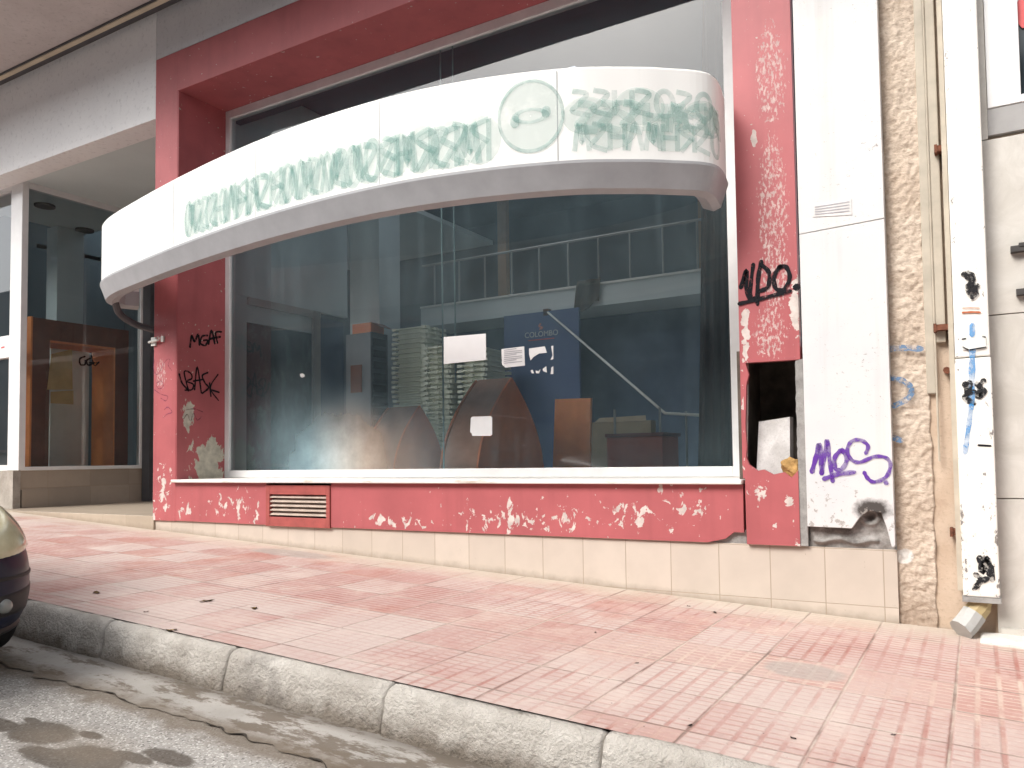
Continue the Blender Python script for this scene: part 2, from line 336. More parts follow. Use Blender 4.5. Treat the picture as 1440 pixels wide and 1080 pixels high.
def ink(name, col, alpha=1., sc=30, lo=.3, hi=.45):
    g = G(name); d = g.nd('ShaderNodeBsdfDiffuse'); d.inputs[0].default_value = (*col, 1)
    t = g.nd('ShaderNodeBsdfTransparent'); mx = g.nd('ShaderNodeMixShader')
    g.l(g.map(g.noise(sc, 4, .65), lo, hi, alpha*.25, alpha), mx.inputs[0]); g.l(t.outputs[0], mx.inputs[1]); g.l(d.outputs[0], mx.inputs[2])
    g.l(mx.outputs[0], g.out.inputs[0]); return g.mat
M_black = ink('black_spray', (.02, .02, .023), .97)
M_blackworn = ink('worn_black_spray', (.03, .03, .032), .95, 40, .42, .5)
M_purple = ink('purple_spray', (.13, .045, .32), .93, 14, .25, .6)
M_blue = ink('blue_spray', (.08, .30, .62), .75, 18, .35, .62)
M_bluerough = ink('faded_blue_spray', (.10, .20, .34), .85, 45, .42, .55)
M_darkred = ink('faint_violet_spray', (.22, .05, .16), .6, 30, .4, .6)
M_teal = ink('pale_green_vinyl', (.34, .52, .47), .34, 12, .2, .6)
M_teal2 = ink('deeper_green_vinyl', (.20, .40, .36), .36, 10, .3, .65)
M_tealfill = ink('green_tinted_disc', (.52, .64, .60), .30, 6, .2, .5)
M_paper = plain('white_paper', (.80, .79, .79), .7, .03)
M_print = plain('printed_ink', (.44, .43, .46), .8)
M_card = plain('brown_cardboard', (.58, .40, .19), .85, .15)
M_orange = plain('orange_wood_board', (.92, .31, .14), .5, .1, 5)
M_orange2 = plain('bright_orange_wood', (.92, .34, .12), .5, .12, 5)
M_brownwood = plain('dark_brown_wood', (.19, .075, .048), .5, .2)
M_fintop = plain('dusty_board_edge', (.62, .35, .25), .6, .15)
M_crate = plain('pale_green_plastic', (.80, .82, .68), .5, .08)
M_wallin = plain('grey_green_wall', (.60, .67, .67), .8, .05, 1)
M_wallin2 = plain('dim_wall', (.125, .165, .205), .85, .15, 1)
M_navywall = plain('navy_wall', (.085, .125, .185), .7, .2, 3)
M_bluepanel = plain('blue_display_panel', (.085, .13, .26), .6, .06, 3)
M_floorin = plain('shop_floor', (.60, .57, .53), .5, .1)
M_cab = plain('grey_cabinet', (.26, .27, .28), .6, .08)
M_cabd = plain('dark_cabinet_side', (.09, .095, .11), .6, .08)
M_curtain = plain('brown_curtain', (.13, .105, .095), .9, .15)
M_cloth = plain('brown_cloth', (.12, .105, .085), .95, .2)
M_white2 = plain('white_gloss', (.75, .76, .72), .4, .05)
M_chrome = plain('dull_steel', (.30, .32, .32), .5, .05)
M_foam = plain('brown_foam', (.42, .25, .09), .9, .3, 20, bump=.8)
M_board = concrete('dirty_white_board', (.48, .46, .44), (.72, .70, .68), 7, bump=.1)
M_leaf = plain('dry_leaf', (.055, .042, .034), .8, .3)
M_leaf2 = plain('tan_leaf', (.36, .24, .09), .8, .3)
M_dgrey = plain('dark_grey_metal', (.07, .07, .075), .5)
M_poster = plain('sky_blue_film', (.16, .45, .62), .4)
M_posterred = plain('red_film', (.62, .10, .10), .4)
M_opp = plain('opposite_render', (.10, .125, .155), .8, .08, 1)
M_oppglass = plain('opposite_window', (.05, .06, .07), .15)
# car
M_car = plain('navy_car_paint', (.005, .008, .026), .42, .05, spec=.2, coat=.25)
M_carblk = plain('black_car_plastic', (.010, .010, .012), .5)
M_tyre = plain('tyre_rubber', (.015, .015, .016), .85)
M_cglass = plain('dark_car_glass', (.02, .024, .027), .06)
M_rim = plain('alloy_rim', (.45, .45, .46), .3, metal=.8)
def lens():
    g = G('yellowed_lens'); c = g.mix(g.map(g.noise(9, 5, .6), .35, .7), (.44, .40, .25), (.58, .55, .38))
    return g.done(c, .2, spec=.5, coat=.8)
M_lens = lens()
M_foglens = plain('fog_lamp_lens', (.20, .21, .20), .12, coat=1.)

# ------------------------------------------------------------------ mesh helpers
def link(name, bm, mat, parent=None, smooth=False, bevel=0, label=None):
    bmesh.ops.recalc_face_normals(bm, faces=bm.faces)
    me = bpy.data.meshes.new(name); bm.to_mesh(me); bm.free()
    if mat: me.materials.append(mat)
    if smooth:
        for p in me.polygons: p.use_smooth = True
    o = bpy.data.objects.new(name, me); C.objects.link(o)
    if parent is not None:
        o.parent = parent; o.matrix_parent_inverse = wmat(parent).inverted()
    if bevel:
        b = o.modifiers.new('bevel', 'BEVEL'); b.width = bevel; b.segments = 2; b.limit_method = 'ANGLE'
    if label: o['label'] = label
    return o
def wmat(o):
    m = o.matrix_basis.copy()
    if o.parent: m = wmat(o.parent) @ o.matrix_parent_inverse @ m
    return m
def thing(name, label, cat, loc=(0, 0, 0), group=None):
    o = bpy.data.objects.new(name, None); C.objects.link(o); o.location = loc; o.empty_display_size = .2
    o['label'] = label; o['category'] = cat
    if group: o['group'] = group
    return o
def tag(o, label, cat, group=None):
    o['label'] = label; o['category'] = cat
    if group: o['group'] = group
    return o
def box(bm, x0, x1, y0, y1, z0, z1):
    v = [bm.verts.new(p) for p in ((x0, y0, z0), (x1, y0, z0), (x1, y1, z0), (x0, y1, z0), (x0, y0, z1), (x1, y0, z1), (x1, y1, z1), (x0, y1, z1))]
    for f in ((0, 3, 2, 1), (4, 5, 6, 7), (0, 1, 5, 4), (1, 2, 6, 5), (2, 3, 7, 6), (3, 0, 4, 7)): bm.faces.new([v[i] for i in f])
    return bm
def B(*a): return box(bmesh.new(), *a)
def boxes(*bs):
    bm = bmesh.new()
    for b in bs: box(bm, *b)
    return bm
def quad(bm, *ps): return bm.faces.new([bm.verts.new(p) for p in ps])
def prism(pts, a, b):            # closed outline pts (list of Vectors), extruded from offset a to offset b
    bm = bmesh.new(); lo = [bm.verts.new(V(p)+V(a)) for p in pts]; hi = [bm.verts.new(V(p)+V(b)) for p in pts]
    bm.faces.new(lo); bm.faces.new(hi[::-1]); n = len(pts)
    for i in range(n): bm.faces.new((lo[i], lo[(i+1) % n], hi[(i+1) % n], hi[i]))
    return bm
def tube(bm, pts, r, seg=8, cap=True):
    rings = []
    for i, p in enumerate(pts):
        p = V(p); d = (V(pts[min(i+1, len(pts)-1)]) - V(pts[max(i-1, 0)])).normalized()
        a = d.orthogonal().normalized() if abs(d.z) > .99 else d.cross(V((0, 0, 1))).normalized()
        b = d.cross(a)
        rings.append([bm.verts.new(p + a*(r*math.cos(t)) + b*(r*math.sin(t))) for t in [2*math.pi*k/seg for k in range(seg)]])
    for s, t in zip(rings, rings[1:]):
        for k in range(seg): bm.faces.new((s[k], s[(k+1) % seg], t[(k+1) % seg], t[k]))
    if cap: bm.faces.new(rings[0][::-1]); bm.faces.new(rings[-1])
    return bm
def catmull(pts, n=6):
    out = []; P = [V(pts[0])]+[V(p) for p in pts]+[V(pts[-1])]
    for i in range(1, len(P)-2):
        a, b, c, d = P[i-1:i+3]
        for k in range(n):
            t = k/n; out.append(.5*((2*b)+(c-a)*t+(2*a-5*b+4*c-d)*t*t+(3*b-a-3*c+d)*t**3))
    out.append(P[-2]); return out
def stroke(bm, pts, w, nrm, taper=.25, smooth=True):
    """a sprayed line lying on a surface: flat ribbon with round-ish ends; pts are 3-D"""
    if len(pts) == 1: pts = [V(pts[0]), V(pts[0])+V((w*.1, 0, 0))]; smooth = False
    P = catmull(pts, 6) if smooth and len(pts) > 2 else [V(p) for p in pts]
    nrm = V(nrm); e0 = (P[0]-P[1]).normalized()*w*.45; e1 = (P[-1]-P[-2]).normalized()*w*.45
    P = [P[0]+e0]+P+[P[-1]+e1]; vs = []; n = len(P)
    for i, p in enumerate(P):
        d = P[min(i+1, n-1)]-P[max(i-1, 0)]
        if d.length < 1e-6: d = V((1, 0, 0))
        s = d.normalized().cross(nrm).normalized()
        ww = w*.5*(.45 if i in (0, n-1) else 1.0)*(1+taper*math.sin(i*1.3)*.5)
        vs.append((bm.verts.new(p+s*ww), bm.verts.new(p-s*ww)))
    for a, b in zip(vs, vs[1:]): bm.faces.new((a[0], a[1], b[1], b[0]))
def graffiti(name, strokes, w, to3d, nrm, mat, parent, label=None):
    bm = bmesh.new()
    for k, s in enumerate(strokes):
        stroke(bm, [to3d(*p)+V(nrm)*(.0025+.0008*k) for p in s], w*random.uniform(.85, 1.15), nrm)
    for f in bm.faces:
        if f.normal.dot(V(nrm)) < 0: f.normal_flip()
    me = bpy.data.meshes.new(name); bm.to_mesh(me); bm.free(); me.materials.append(mat)
    o = bpy.data.objects.new(name, me); C.objects.link(o); o.parent = parent; o.matrix_parent_inverse = wmat(parent).inverted()
    if label: o['label'] = label
    return o
def struct(o): o['kind'] = 'structure'; return o

# ================================================================== SETTING
def sheet(name, x0, x1, y0, y1, zf, mat, nx=40, ny=1):
    bm = bmesh.new(); g_ = [[bm.verts.new((x0+(x1-x0)*i/nx, y0+(y1-y0)*j/ny, zf(x0+(x1-x0)*i/nx))) for i in range(nx+1)] for j in range(ny+1)]
    for j in range(ny):
        for i in range(nx): bm.faces.new((g_[j][i], g_[j][i+1], g_[j+1][i+1], g_[j+1][i]))
    return struct(link(name, bm, mat))
sheet('road', -70, 70, -70, 70, road_z, M_road)
sheet('pavement', -40, 40, -2.452, .05, pave_z, M_pave)
sheet('far_pavement', -40, 40, -13.2, -11.4, lambda x: road_z(x)+.14, M_pave)
# gutter strip, broken outer edge
bm = bmesh.new(); top = []; bot = []
for i in range(700):
    x = -16+i*.03
    e = -2.86 + .035*(noise.noise(V((x*.8, 1, 0))))+.05*noise.noise(V((x*4, 2, 0)))+.035*noise.noise(V((x*11, 3, 0)))
    top.append(bm.verts.new((x, -2.50, road_z(x)+.006))); bot.append(bm.verts.new((x, e, road_z(x)+.005)))
for i in range(699): bm.faces.new((bot[i], bot[i+1], top[i+1], top[i]))
struct(link('gutter', bm, M_gutter))
# dark crack filled with dirt along the gutter's outer edge
bm = bmesh.new(); prev = None
for i in range(900):
    x = -12+i*.014
    e = -2.86 + .035*(noise.noise(V((x*.8, 1, 0))))+.05*noise.noise(V((x*4, 2, 0)))+.035*noise.noise(V((x*11, 3, 0)))
    w = max(.0, -.001+.013*noise.noise(V((x*2.4, 7, 0)))+.012*noise.noise(V((x*14, 8, 0))))
    cur = (bm.verts.new((x, e-w*.9, road_z(x)+.0085)), bm.verts.new((x, e+w, road_z(x)+.0085)))
    if prev: bm.faces.new((prev[0], cur[0], cur[1], prev[1]))
    prev = cur
struct(link('gutter_crack', bm, plain('wet_dirt', (.045, .035, .026), .7)))
# kerb: stones with rounded arris and open joints
prof = [(-2.44, -.05), (-2.44, .197), (-2.468, .199), (-2.492, .194), (-2.512, .180), (-2.524, .160), (-2.534, .12), (-2.545, .07), (-2.556, .02), (-2.56, -.05)]
bm = bmesh.new(); joints = [-14+.99*k for k in range(10)]+[-4.2, -3.20, -2.21, -1.21, -.2, .8, 1.8, 2.8, 3.8, 4.8, 5.8]
for x0, x1 in zip(joints, joints[1:]):
    if x1-x0 < .3: continue
    nseg = 70; rings = []
    dy, dz = random.uniform(-.006, .006), random.uniform(-.004, .004)
    for i in range(nseg+1):
        t = i/nseg; x = x0+.0045+(x1-x0-.009)*t
        endr = max(0, 1-min(t, 1-t)/.025)
        ring = []
        for k, (y, z) in enumerate(prof):
            q = V((x*3, y*9, z*9)); nn = noise.noise(q)*.010+noise.noise(q*3.3)*.006+noise.noise(q*9)*.004
            if k in (0, 9): nn = 0
            ring.append(bm.verts.new((x+.0, y+dy+nn+endr*.006*(1 if 1 < k < 9 else 0), pave_z(x)-.2+z+dz+nn*.6*(1 if k > 1 else 0)-endr*.006)))
        rings.append(ring)
    for a, b in zip(rings, rings[1:]):
        for k in range(len(prof)-1): bm.faces.new((a[k], a[k+1], b[k+1], b[k]))
    bm.faces.new(rings[0]); bm.faces.new(rings[-1][::-1])
struct(link('kerb', bm, M_kerb, smooth=True))
bm = bmesh.new(); r_ = [[bm.verts.new((x, y, pave_z(x)-.2+z)) for y, z in ((-2.443, .0), (-2.443, .185), (-2.468, .180), (-2.494, .155), (-2.512, .08), (-2.528, .0))] for x in [-14+.5*k for k in range(41)]]
for a, b in zip(r_, r_[1:]):
    for k in range(5): bm.faces.new((a[k], a[k+1], b[k+1], b[k]))
struct(link('kerb_joint_filler', bm, plain('joint_dirt', (.05, .04, .03), .9)))

# ================================================================== SHOP BUILDING
shop = thing('shop_building', 'closed shop building with peeling red surround around a big dusty display window', 'building', (-4.3, .3, .4))
def part(name, bm, mat, label=None, parent=None, **k): return link(name, bm, mat, parent or shop, label=label, **k)
# --- plinth of beige tiles
bm = bmesh.new(); box(bm, -7.60, -.455, .02, .5, -.4, .67); part('plinth', bm, M_plinth)
# --- left pier and its reveal
lp = part('pier', B(-7.62, -7.25, 0, .66, .667, 5.59), M_red_lpier, 'red pier on the left of the window', bevel=.004)
rv = part('reveal', B(-7.2498, -7.238, .004, .615, 1.075, 5.16), M_red_reveal, 'darker red window reveal with flaking patch')
Xr = -7.238
def z7(x, y): return onX(x/3.176, 400+y/3.176, Xr)
graffiti('graffiti', [[(848, 280), (856, 228), (868, 256), (884, 222), (890, 270)], [(926, 228), (902, 232), (894, 262), (916, 272), (926, 250), (908, 250)], [(930, 266), (944, 206), (958, 264)], [(936, 244), (960, 238)], [(970, 262), (962, 216), (988, 212)], [(964, 238), (982, 234)]], .022, z7, (1, 0, 0), M_black, rv)
graffiti('graffiti', [[(842, 476), (822, 392), (850, 396), (856, 420), (832, 432), (862, 446), (856, 470), (826, 472)], [(800, 400), (812, 440), (838, 470)], [(868, 470), (880, 368), (898, 484)], [(862, 432), (908, 424)], [(926, 394), (902, 408), (914, 440), (930, 462), (902, 486)], [(972, 402), (938, 462), (974, 518)], [(934, 440), (940, 500)], [(938, 470), (976, 482)]], .017, z7, (1, 0, 0), M_black, rv)
graffiti('graffiti', [[(812, 596), (820, 600), (836, 580), (850, 610), (864, 575), (880, 606), (900, 590)], [(830, 560), (870, 556), (905, 570)]], .012, z7, (1, 0, 0), M_darkred, rv)
def z7f(x, y): return onY(x/3.176, 400+y/3.176, 0)
graffiti('graffiti', [[(690, 335), (686, 370), (696, 400), (712, 392), (742, 340), (760, 336), (752, 360), (768, 384)], [(700, 440), (722, 432), (730, 456), (712, 466), (700, 452)], [(690, 470), (720, 490), (750, 500), (742, 520), (720, 508)], [(735, 560), (752, 548), (770, 570), (748, 580), (730, 596)]], .010, z7f, (0, -1, 0), M_darkred, lp)
fit = bmesh.new(); tube(fit, [(-7.66, -.03, 2.54), (-7.5, -.035, 2.55)], .012); box(fit, -7.64, -7.57, -.02, -.002, 2.50, 2.59); box(fit, -7.475, -7.44, -.02, -.002, 2.53, 2.59)
part('cable_clip', fit, M_white2)
# --- lintel and its underside
ln = part('lintel', B(-7.25, -1.36, 0, .66, 5.163, 5.59), M_red_lintel, bevel=.004)
# --- base panel, vent, sill
part('base_panel', prism([V(p) for p in ((-7.248, 0, .672), (-5.9, 0, .668), (-5.9, 0, 1.06), (-7.248, 0, 1.06))], (0, 0, 0), (0, .45, 0)), M_red_base)
part('base_panel', prism([V(p) for p in ((-5.07, 0, .668), (-1.62, 0, .672), (-1.5, 0, .70), (-1.44, 0, .745), (-1.375, 0, .745), (-1.372, 0, 1.06), (-5.07, 0, 1.06))], (0, 0, 0), (0, .45, 0)), M_red_base, 'long red base panel with white flaked paint')
part('cement_backing', B(-1.66, -1.365, .03, .45, .671, .76), M_cement)
vent = part('vent', boxes((-5.895, -5.845, -.012, .1, .66, 1.04), (-5.12, -5.075, -.012, .1, .66, 1.04), (-5.845, -5.12, -.012, .1, .955, 1.04), (-5.845, -5.12, -.012, .1, .66, .745)), M_vent, bevel=.003)
part('vent_back', B(-5.9, -5.07, .1, .12, .66, 1.045), M_dark, parent=vent)
for k in range(5):
    z = .77+k*.04
    bm = bmesh.new(); vs = [bm.verts.new(p) for p in ((-5.845, -.006, z), (-5.12, -.006, z), (-5.12, .05, z+.03), (-5.845, .05, z+.03), (-5.845, -.006, z-.008), (-5.12, -.006, z-.008), (-5.12, .05, z+.022), (-5.845, .05, z+.022))]
    for f in ((0, 1, 2, 3), (7, 6, 5, 4), (0, 4, 5, 1), (2, 6, 7, 3), (1, 5, 6, 2), (3, 7, 4, 0)): bm.faces.new([vs[i] for i in f])
    part('slat', bm, M_slat, parent=vent)
bm = boxes((-7.262, -1.37, -.045, .62, 1.062, 1.092)); part('sill', bm, M_sill, bevel=.006)
# --- the display window
GY = .60
bm = boxes((-7.237, -7.165, GY-.03, GY+.05, 1.094, 5.162), (-1.60, -1.375, GY-.03, GY+.05, 1.094, 5.162), (-7.165, -1.60, GY-.03, GY+.05, 1.094, 1.172), (-7.165, -1.60, GY-.03, GY+.05, 5.07, 5.162))
win = part('display_window', bm, M_alu, bevel=.005)
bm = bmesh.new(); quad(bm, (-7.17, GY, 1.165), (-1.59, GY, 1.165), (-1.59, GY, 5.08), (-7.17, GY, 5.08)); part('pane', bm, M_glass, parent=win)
part('joint_seal', boxes((-4.292, -4.280, GY+.006, GY+.016, 1.173, 5.069)), M_joint, parent=win)
part('joint_seal', boxes((-4.150, -4.142, GY+.006, GY+.02, 1.95, 5.069)), M_joint, parent=win)
# --- right pier with the broken hole
def zr(x, y): return onY(1030+x/3.6, 480+y/3.6, 0)
hole = [(-1.318, 1.862), (-1.325, 1.83), (-1.312, 1.78), (-1.33, 1.72), (-1.336, 1.6), (-1.343, 1.45), (-1.338, 1.3), (-1.345, 1.24), (-1.325, 1.19), (-1.27, 1.15), (-1.23, 1.158), (-1.17, 1.125), (-1.10, 1.14), (-1.055, 1.105), (-1.013, 1.15)]
part('pier', prism([V((x, 0, z)) for x, z in ([(-1.372, 3.98+1.6), (-1.372, 1.195), (-1.37, 1.10), (-1.352, 1.10)]+[(-1.352, 1.2)]+[(-1.33, 1.862), (-1.012, 1.858), (-.985, 1.858), (-.985, 5.58)])], (0, 0, 0), (0, .06, 0)), M_red_rpier, 'red pier on the right, scraped and tagged')
rp = [o for o in shop.children if o.name.startswith('pier')][-1]
outl = hole[1:]
poly = [(-1.353, 1.195), (-1.349, 1.86)]+[(-1.335, 1.861)]+outl+[(-1.013, .672), (-1.352, .672), (-1.355, 1.0)]
part('low_panel', prism([V((x, -.012, z)) for x, z in poly], (0, 0, 0), (0, .03, 0)), M_red_low, 'loose red panel with the ragged hole above')
bm = bmesh.new(); strip = [(-1.013, .674)]
for k in range(40): z = .70+k*.0295; strip.append((-1.013-.004*noise.noise(V((0, z*9, 0)))-.012*abs(noise.noise(V((3, z*14, 0)))), z))
strip += [(-.968, 1.86), (-.966, .674)]
part('cement_edge', prism([V((x, -.006, z)) for x, z in strip], (0, 0, 0), (0, .055, 0)), M_cement)
part('cavity', boxes((-1.40, -.97, .52, .54, .7, 1.95), (-1.41, -1.375, .062, .52, .7, 1.95), (-.97, -.95, .062, .52, .7, 1.95), (-1.375, -.97, .062, .52, 1.09, 1.105), (-1.375, -.97, .062, .52, 1.91, 1.95)), M_cavity)
def z4(x, y): return onY(1020+x/3, 340+y/3, 0)
graffiti('graffiti', [[(66, 192), (90, 122), (88, 190), (104, 246)], [(118, 96), (106, 200), (112, 240), (136, 232)], [(152, 84), (138, 160), (136, 262)], [(150, 96), (184, 130), (180, 190), (140, 210)], [(232, 104), (206, 146), (214, 198), (250, 200), (272, 150), (256, 106), (226, 108)], [(60, 262), (160, 238), (274, 208)]], .027, z4, (0, -1, 0), M_black, rp)
graffiti('graffiti', [[(298, 192), (304, 191), (309, 190)]], .04, z4, (0, -1, 0), M_black, rp)
# --- white cladding panel
cl = part('cladding', prism([V((x, -.03, z)) for x, z in ((-.962, .80), (-.70, .795), (-.655, .86), (-.60, .905), (-.53, .895), (-.50, .80), (-.478, .69), (-.458, .69), (-.458, 2.672), (-.962, 2.652))], (0, 0, 0), (0, .1, 0)), M_white, 'lower white cladding panel with purple tag', bevel=.003)
part('cladding', prism([V((x, -.03, z)) for x, z in ((-.962, 2.656), (-.458, 2.677), (-.458, 6.1), (-.962, 6.1))], (0, 0, 0), (0, .1, 0)), M_white, 'upper white cladding panel', bevel=.003)
# cement patch where the cladding broke away
bm = bmesh.new(); nx, nz = 50, 30; gr_ = []
for j in range(nz+1):
    row = []
    for i in range(nx+1):
        x = -.96+.50*i/nx; z = .672+.26*j/nz
        d = .012*noise.noise(V((x*14, z*14, 0)))+.006*noise.noise(V((x*45, z*45, 0)))
        q = math.hypot(x+.60, z-.865); d += .045*max(0, 1-q/.035)-.02*max(0, 1-abs(q-.045)/.02)
        lip = .03*math.exp(-((z-.715-.01*math.sin(x*30))/.016)**2) if -.93 < x < -.55 else 0
        row.append(bm.verts.new((x, .03+d-lip, z)))
    gr_.append(row)
for j in range(nz):
    for i in range(nx): bm.faces.new((gr_[j][i], gr_[j][i+1], gr_[j+1][i+1], gr_[j+1][i]))
part('cement_patch', bm, concrete('broken_cement', (.17, .155, .14), (.38, .36, .34), 10, dark=(.07, .06, .055)), smooth=True)
graffiti('graffiti', [[(403, 660), (425, 580), (440, 520), (448, 600), (452, 668)], [(452, 668), (470, 560), (480, 500), (492, 600), (508, 708)], [(548, 552), (518, 590), (522, 645), (556, 645), (580, 594), (556, 550)], [(676, 566), (686, 528), (650, 500), (604, 506), (582, 548), (600, 596), (644, 612), (718, 584), (778, 590), (800, 628), (778, 686), (720, 712), (686, 694), (668, 664)], [(464, 696), (530, 674), (616, 662)], [(776, 714), (780, 717)]], .026, lambda x, y: onY(1030+x/3.6, 480+y/3.6, -.03), (0, -1, 0), M_purple, cl)
# --- wall above, canopy, cable strip
part('upper_wall', boxes((-7.62, -1.36, .004, .4, 5.595, 6.12), (-1.36, -.99, .06, .4, 5.2, 6.12), (-24, .3, .1, .5, 6.45, 9.5)), M_wallgrey)
can = part('canopy', B(-24, .3, -1.52, .4, 6.121, 6.45), M_soffit, 'grey concrete canopy slab overhead')
part('canopy_groove', boxes((-24, .3, -.16, -.02, 6.098, 6.119)), M_dgrey, parent=can)
part('cable_strip', boxes((-24, .3, -.15, -.095, 6.085, 6.097)), plain('cream_strip', (.58, .50, .38), .6), parent=can)
# --- porch on the left
part('fascia', B(-24, -7.622, 0, .28, 4.95, 6.12), M_fascia, 'white fascia beam over the porch')
part('porch_ceiling', boxes((-12.6, -7.30, .281, 2.06, 4.98, 5.05), (-24, -12.6, .281, .9, 4.98, 5.05), (-24, -14, 2.06, 6, 4.98, 5.05), (-10.7, -7.3, 2.06, 6, 4.98, 5.05)), M_wallin)  # gaps over the left shop, added to let sky light in
st = part('porch_step', boxes((-13, -7.605, .0, 2.2, -.2, .712)), M_step, bevel=.006)
SX = -10.85
part('side_plinth', boxes((SX-.25, SX+.015, .33, 1.98, .6, .945), (SX-.25, SX, .31, 1.98, .945, 1.195)), M_sideplinth, 'tiled plinth under the side glass, its shade put into the colour')
part('front_plinth', boxes((-24, SX+.02, .22, .31, .4, 1.2)), M_rough_side, 'weathered stone plinth under the far left window')
sw = part('side_window', boxes((SX-.06, SX+.02, .31, 1.98, 1.196, 1.245), (SX-.06, SX+.02, 1.90, 1.98, 1.245, 4.98), (SX-.06, SX+.02, .36, 1.90, 4.90, 4.98)), M_alu, bevel=.004)
part('corner_post', B(-11.10, SX+.024, .28, .36, 1.2, 4.98), M_alu, 'white corner post of the porch', bevel=.006)
bm = bmesh.new(); quad(bm, (SX, .36, 1.24), (SX, 1.91, 1.24), (SX, 1.91, 4.91), (SX, .36, 4.91)); sg = part('pane', bm, M_glass2, parent=sw)
def z7s(x, y): return onX(x/3.176, 400+y/3.176, SX)
graffiti('graffiti', [[(378, 322), (356, 332), (358, 358), (378, 358), (380, 340)], [(402, 330), (386, 340), (392, 360), (410, 356)], [(408, 318), (420, 362), (440, 346)], [(398, 350), (440, 350)]], .02, lambda x, y: z7s(x, y)+V((.004, 0, 0)), (1, 0, 0), M_black, sw)
# far left window in the street front
lw = part('left_window', boxes((-24, -11.10, .28, .36, 1.2, 1.27), (-24, -11.10, .28, .36, 2.68, 2.97), (-24, -11.10, .28, .36, 4.9, 4.98), (-13.2, -13.1, .28, .36, 1.27, 4.9)), M_alu)
bm = bmesh.new(); quad(bm, (-24, .33, 1.26), (-11.1, .33, 1.26), (-11.1, .33, 4.92), (-24, .33, 4.92)); part('pane', bm, M_glass3, parent=lw)
bm = bmesh.new(); stroke(bm, [onY(2, 489, .279), onY(6, 488, .279)], .02, (0, -1, 0)); part('lettering', bm, M_posterred, parent=lw)
# porch door at the back of the recess
dr = part('porch_door', boxes((SX+.02, SX+.10, 1.99, 2.05, .714, 4.97), (-7.40, -7.32, 1.99, 2.05, .714, 4.97), (-9.3, -9.22, 1.99, 2.05, .714, 4.97), (SX+.1, -7.4, 1.99, 2.05, 2.95, 3.03), (SX+.1, -7.4, 1.99, 2.05, .714, .84)), M_alu)
bm = bmesh.new(); quad(bm, (SX+.1, 2.02, .8), (-7.4, 2.02, .8), (-7.4, 2.02, 4.97), (SX+.1, 2.02, 4.97)); part('pane', bm, M_glass3, parent=dr)
part('door_post', B(SX+.022, SX+.2, 1.93, 1.985, .714, 4.97), M_dgrey)
# --- interiors (floors, walls, mezzanine)
FZ = 1.10
part('shop_floor', boxes((-7.30, -.9, .66, 9, FZ-.1, FZ), (-14, -7.3, 2.06, 9, FZ-.1, FZ), (-24, -10.92, .37, 2.06, FZ-.1, FZ+.02)), M_floorin)
part('interior_wall', boxes((-7.34, -7.28, .63, 2.48, 3.15, 5.7), (-7.36, -7.29, .63, .90, FZ, 3.15)), M_wallin, 'pale grey-green side wall above the partition')
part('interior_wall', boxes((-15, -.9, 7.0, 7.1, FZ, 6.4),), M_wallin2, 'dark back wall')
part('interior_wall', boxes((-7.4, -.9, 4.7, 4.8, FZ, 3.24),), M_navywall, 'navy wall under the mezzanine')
part('interior_wall', boxes((-1.0, -.92, .66, 7.0, FZ, 6.4),), M_white2, 'white wall on the right side')  # unseen wall, made white to bounce window light onto the display forms
part('interior_wall', boxes((-14.1, -14, .37, 7.0, FZ, 6.4), (-14, -12.4, 3.6, 3.7, FZ, 5),), plain('left_shop_wall', (.20, .25, .27), .8, .1, 1), 'dim wall of the left shop')
part('shop_ceiling', boxes((-15, -.9, .66, 2.6, 5.72, 5.8), (-15, -.9, 4.3, 7.1, 5.72, 5.8), (-10.7, -6.9, 2.6, 4.3, 5.72, 5.8), (-3.9, -.9, 2.6, 4.3, 5.72, 5.8)), M_wallin2, 'ceiling with an added opening that lets sky light in')  # openings added to let sky light down into the rooms
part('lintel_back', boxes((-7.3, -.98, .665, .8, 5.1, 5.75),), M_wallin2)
part('pillar', boxes((-7.98, -7.42, 3.25, 3.7, FZ, 5.7)), M_wallin, bevel=.005)
# partition glazing on the left inside, with blue door
pt = part('partition', boxes((-7.34, -7.27, .92, 1.98, 3.06, 3.149), (-7.34, -7.26, 1.88, 1.99, FZ, 3.149)), plain('grey_brown_frame', (.36, .33, .31), .5), 'grey framed glass partition')
bm = bmesh.new(); box(bm, -7.32, -7.30, .9, 1.9, FZ, 2.86); part('pane', bm, M_darkpane, parent=pt); part('top_board', B(-7.32, -7.30, .9, 1.9, 2.862, 3.07), M_wallin, parent=pt)
part('inner_door', B(-7.34, -7.29, 2.0, 2.42, FZ, 3.08), plain('navy_door', (.05, .085, .16), .5))
mz = part('mezzanine', boxes((-7.28, -1.0, 4.0, 7.0, 3.245, 3.52),), M_wallin, 'pale mezzanine slab with edge lip')
part('edge_lip', boxes((-7.28, -1.0, 3.985, 4.02, 3.522, 3.55),), M_white2, parent=mz)
rl = part('railing', tube(bmesh.new(), [(-7.26, 4.03, 4.17), (-1.02, 4.03, 4.17)], .018), M_chrome)
for k in range(14):
    x = -7.04+.452*k
    part('railing_post', tube(bmesh.new(), [(x, 4.03, 3.55), (x, 4.03, 4.155)], .014, 8), M_chrome, parent=rl)
M_bpost = plain('brown_post', (.3, .19, .12), .7)
for q in ((-6.68, -6.52, 5.2, 5.3, 3.52, 5.7), (-3.6, -3.36, 6.0, 6.1, 3.52, 5.7)): part('mezzanine_post', B(*q), M_bpost)
# lights sunk in the left shop's ceiling
for p in ((-11.6, .95), (-12.3, 1.9)):
    bm = bmesh.new(); bmesh.ops.create_cone(bm, cap_ends=True, segments=20, radius1=.13, radius2=.13, depth=.03, matrix=Matrix.Translation((p[0], p[1], 4.965)))
    part('downlight', bm, M_dark)

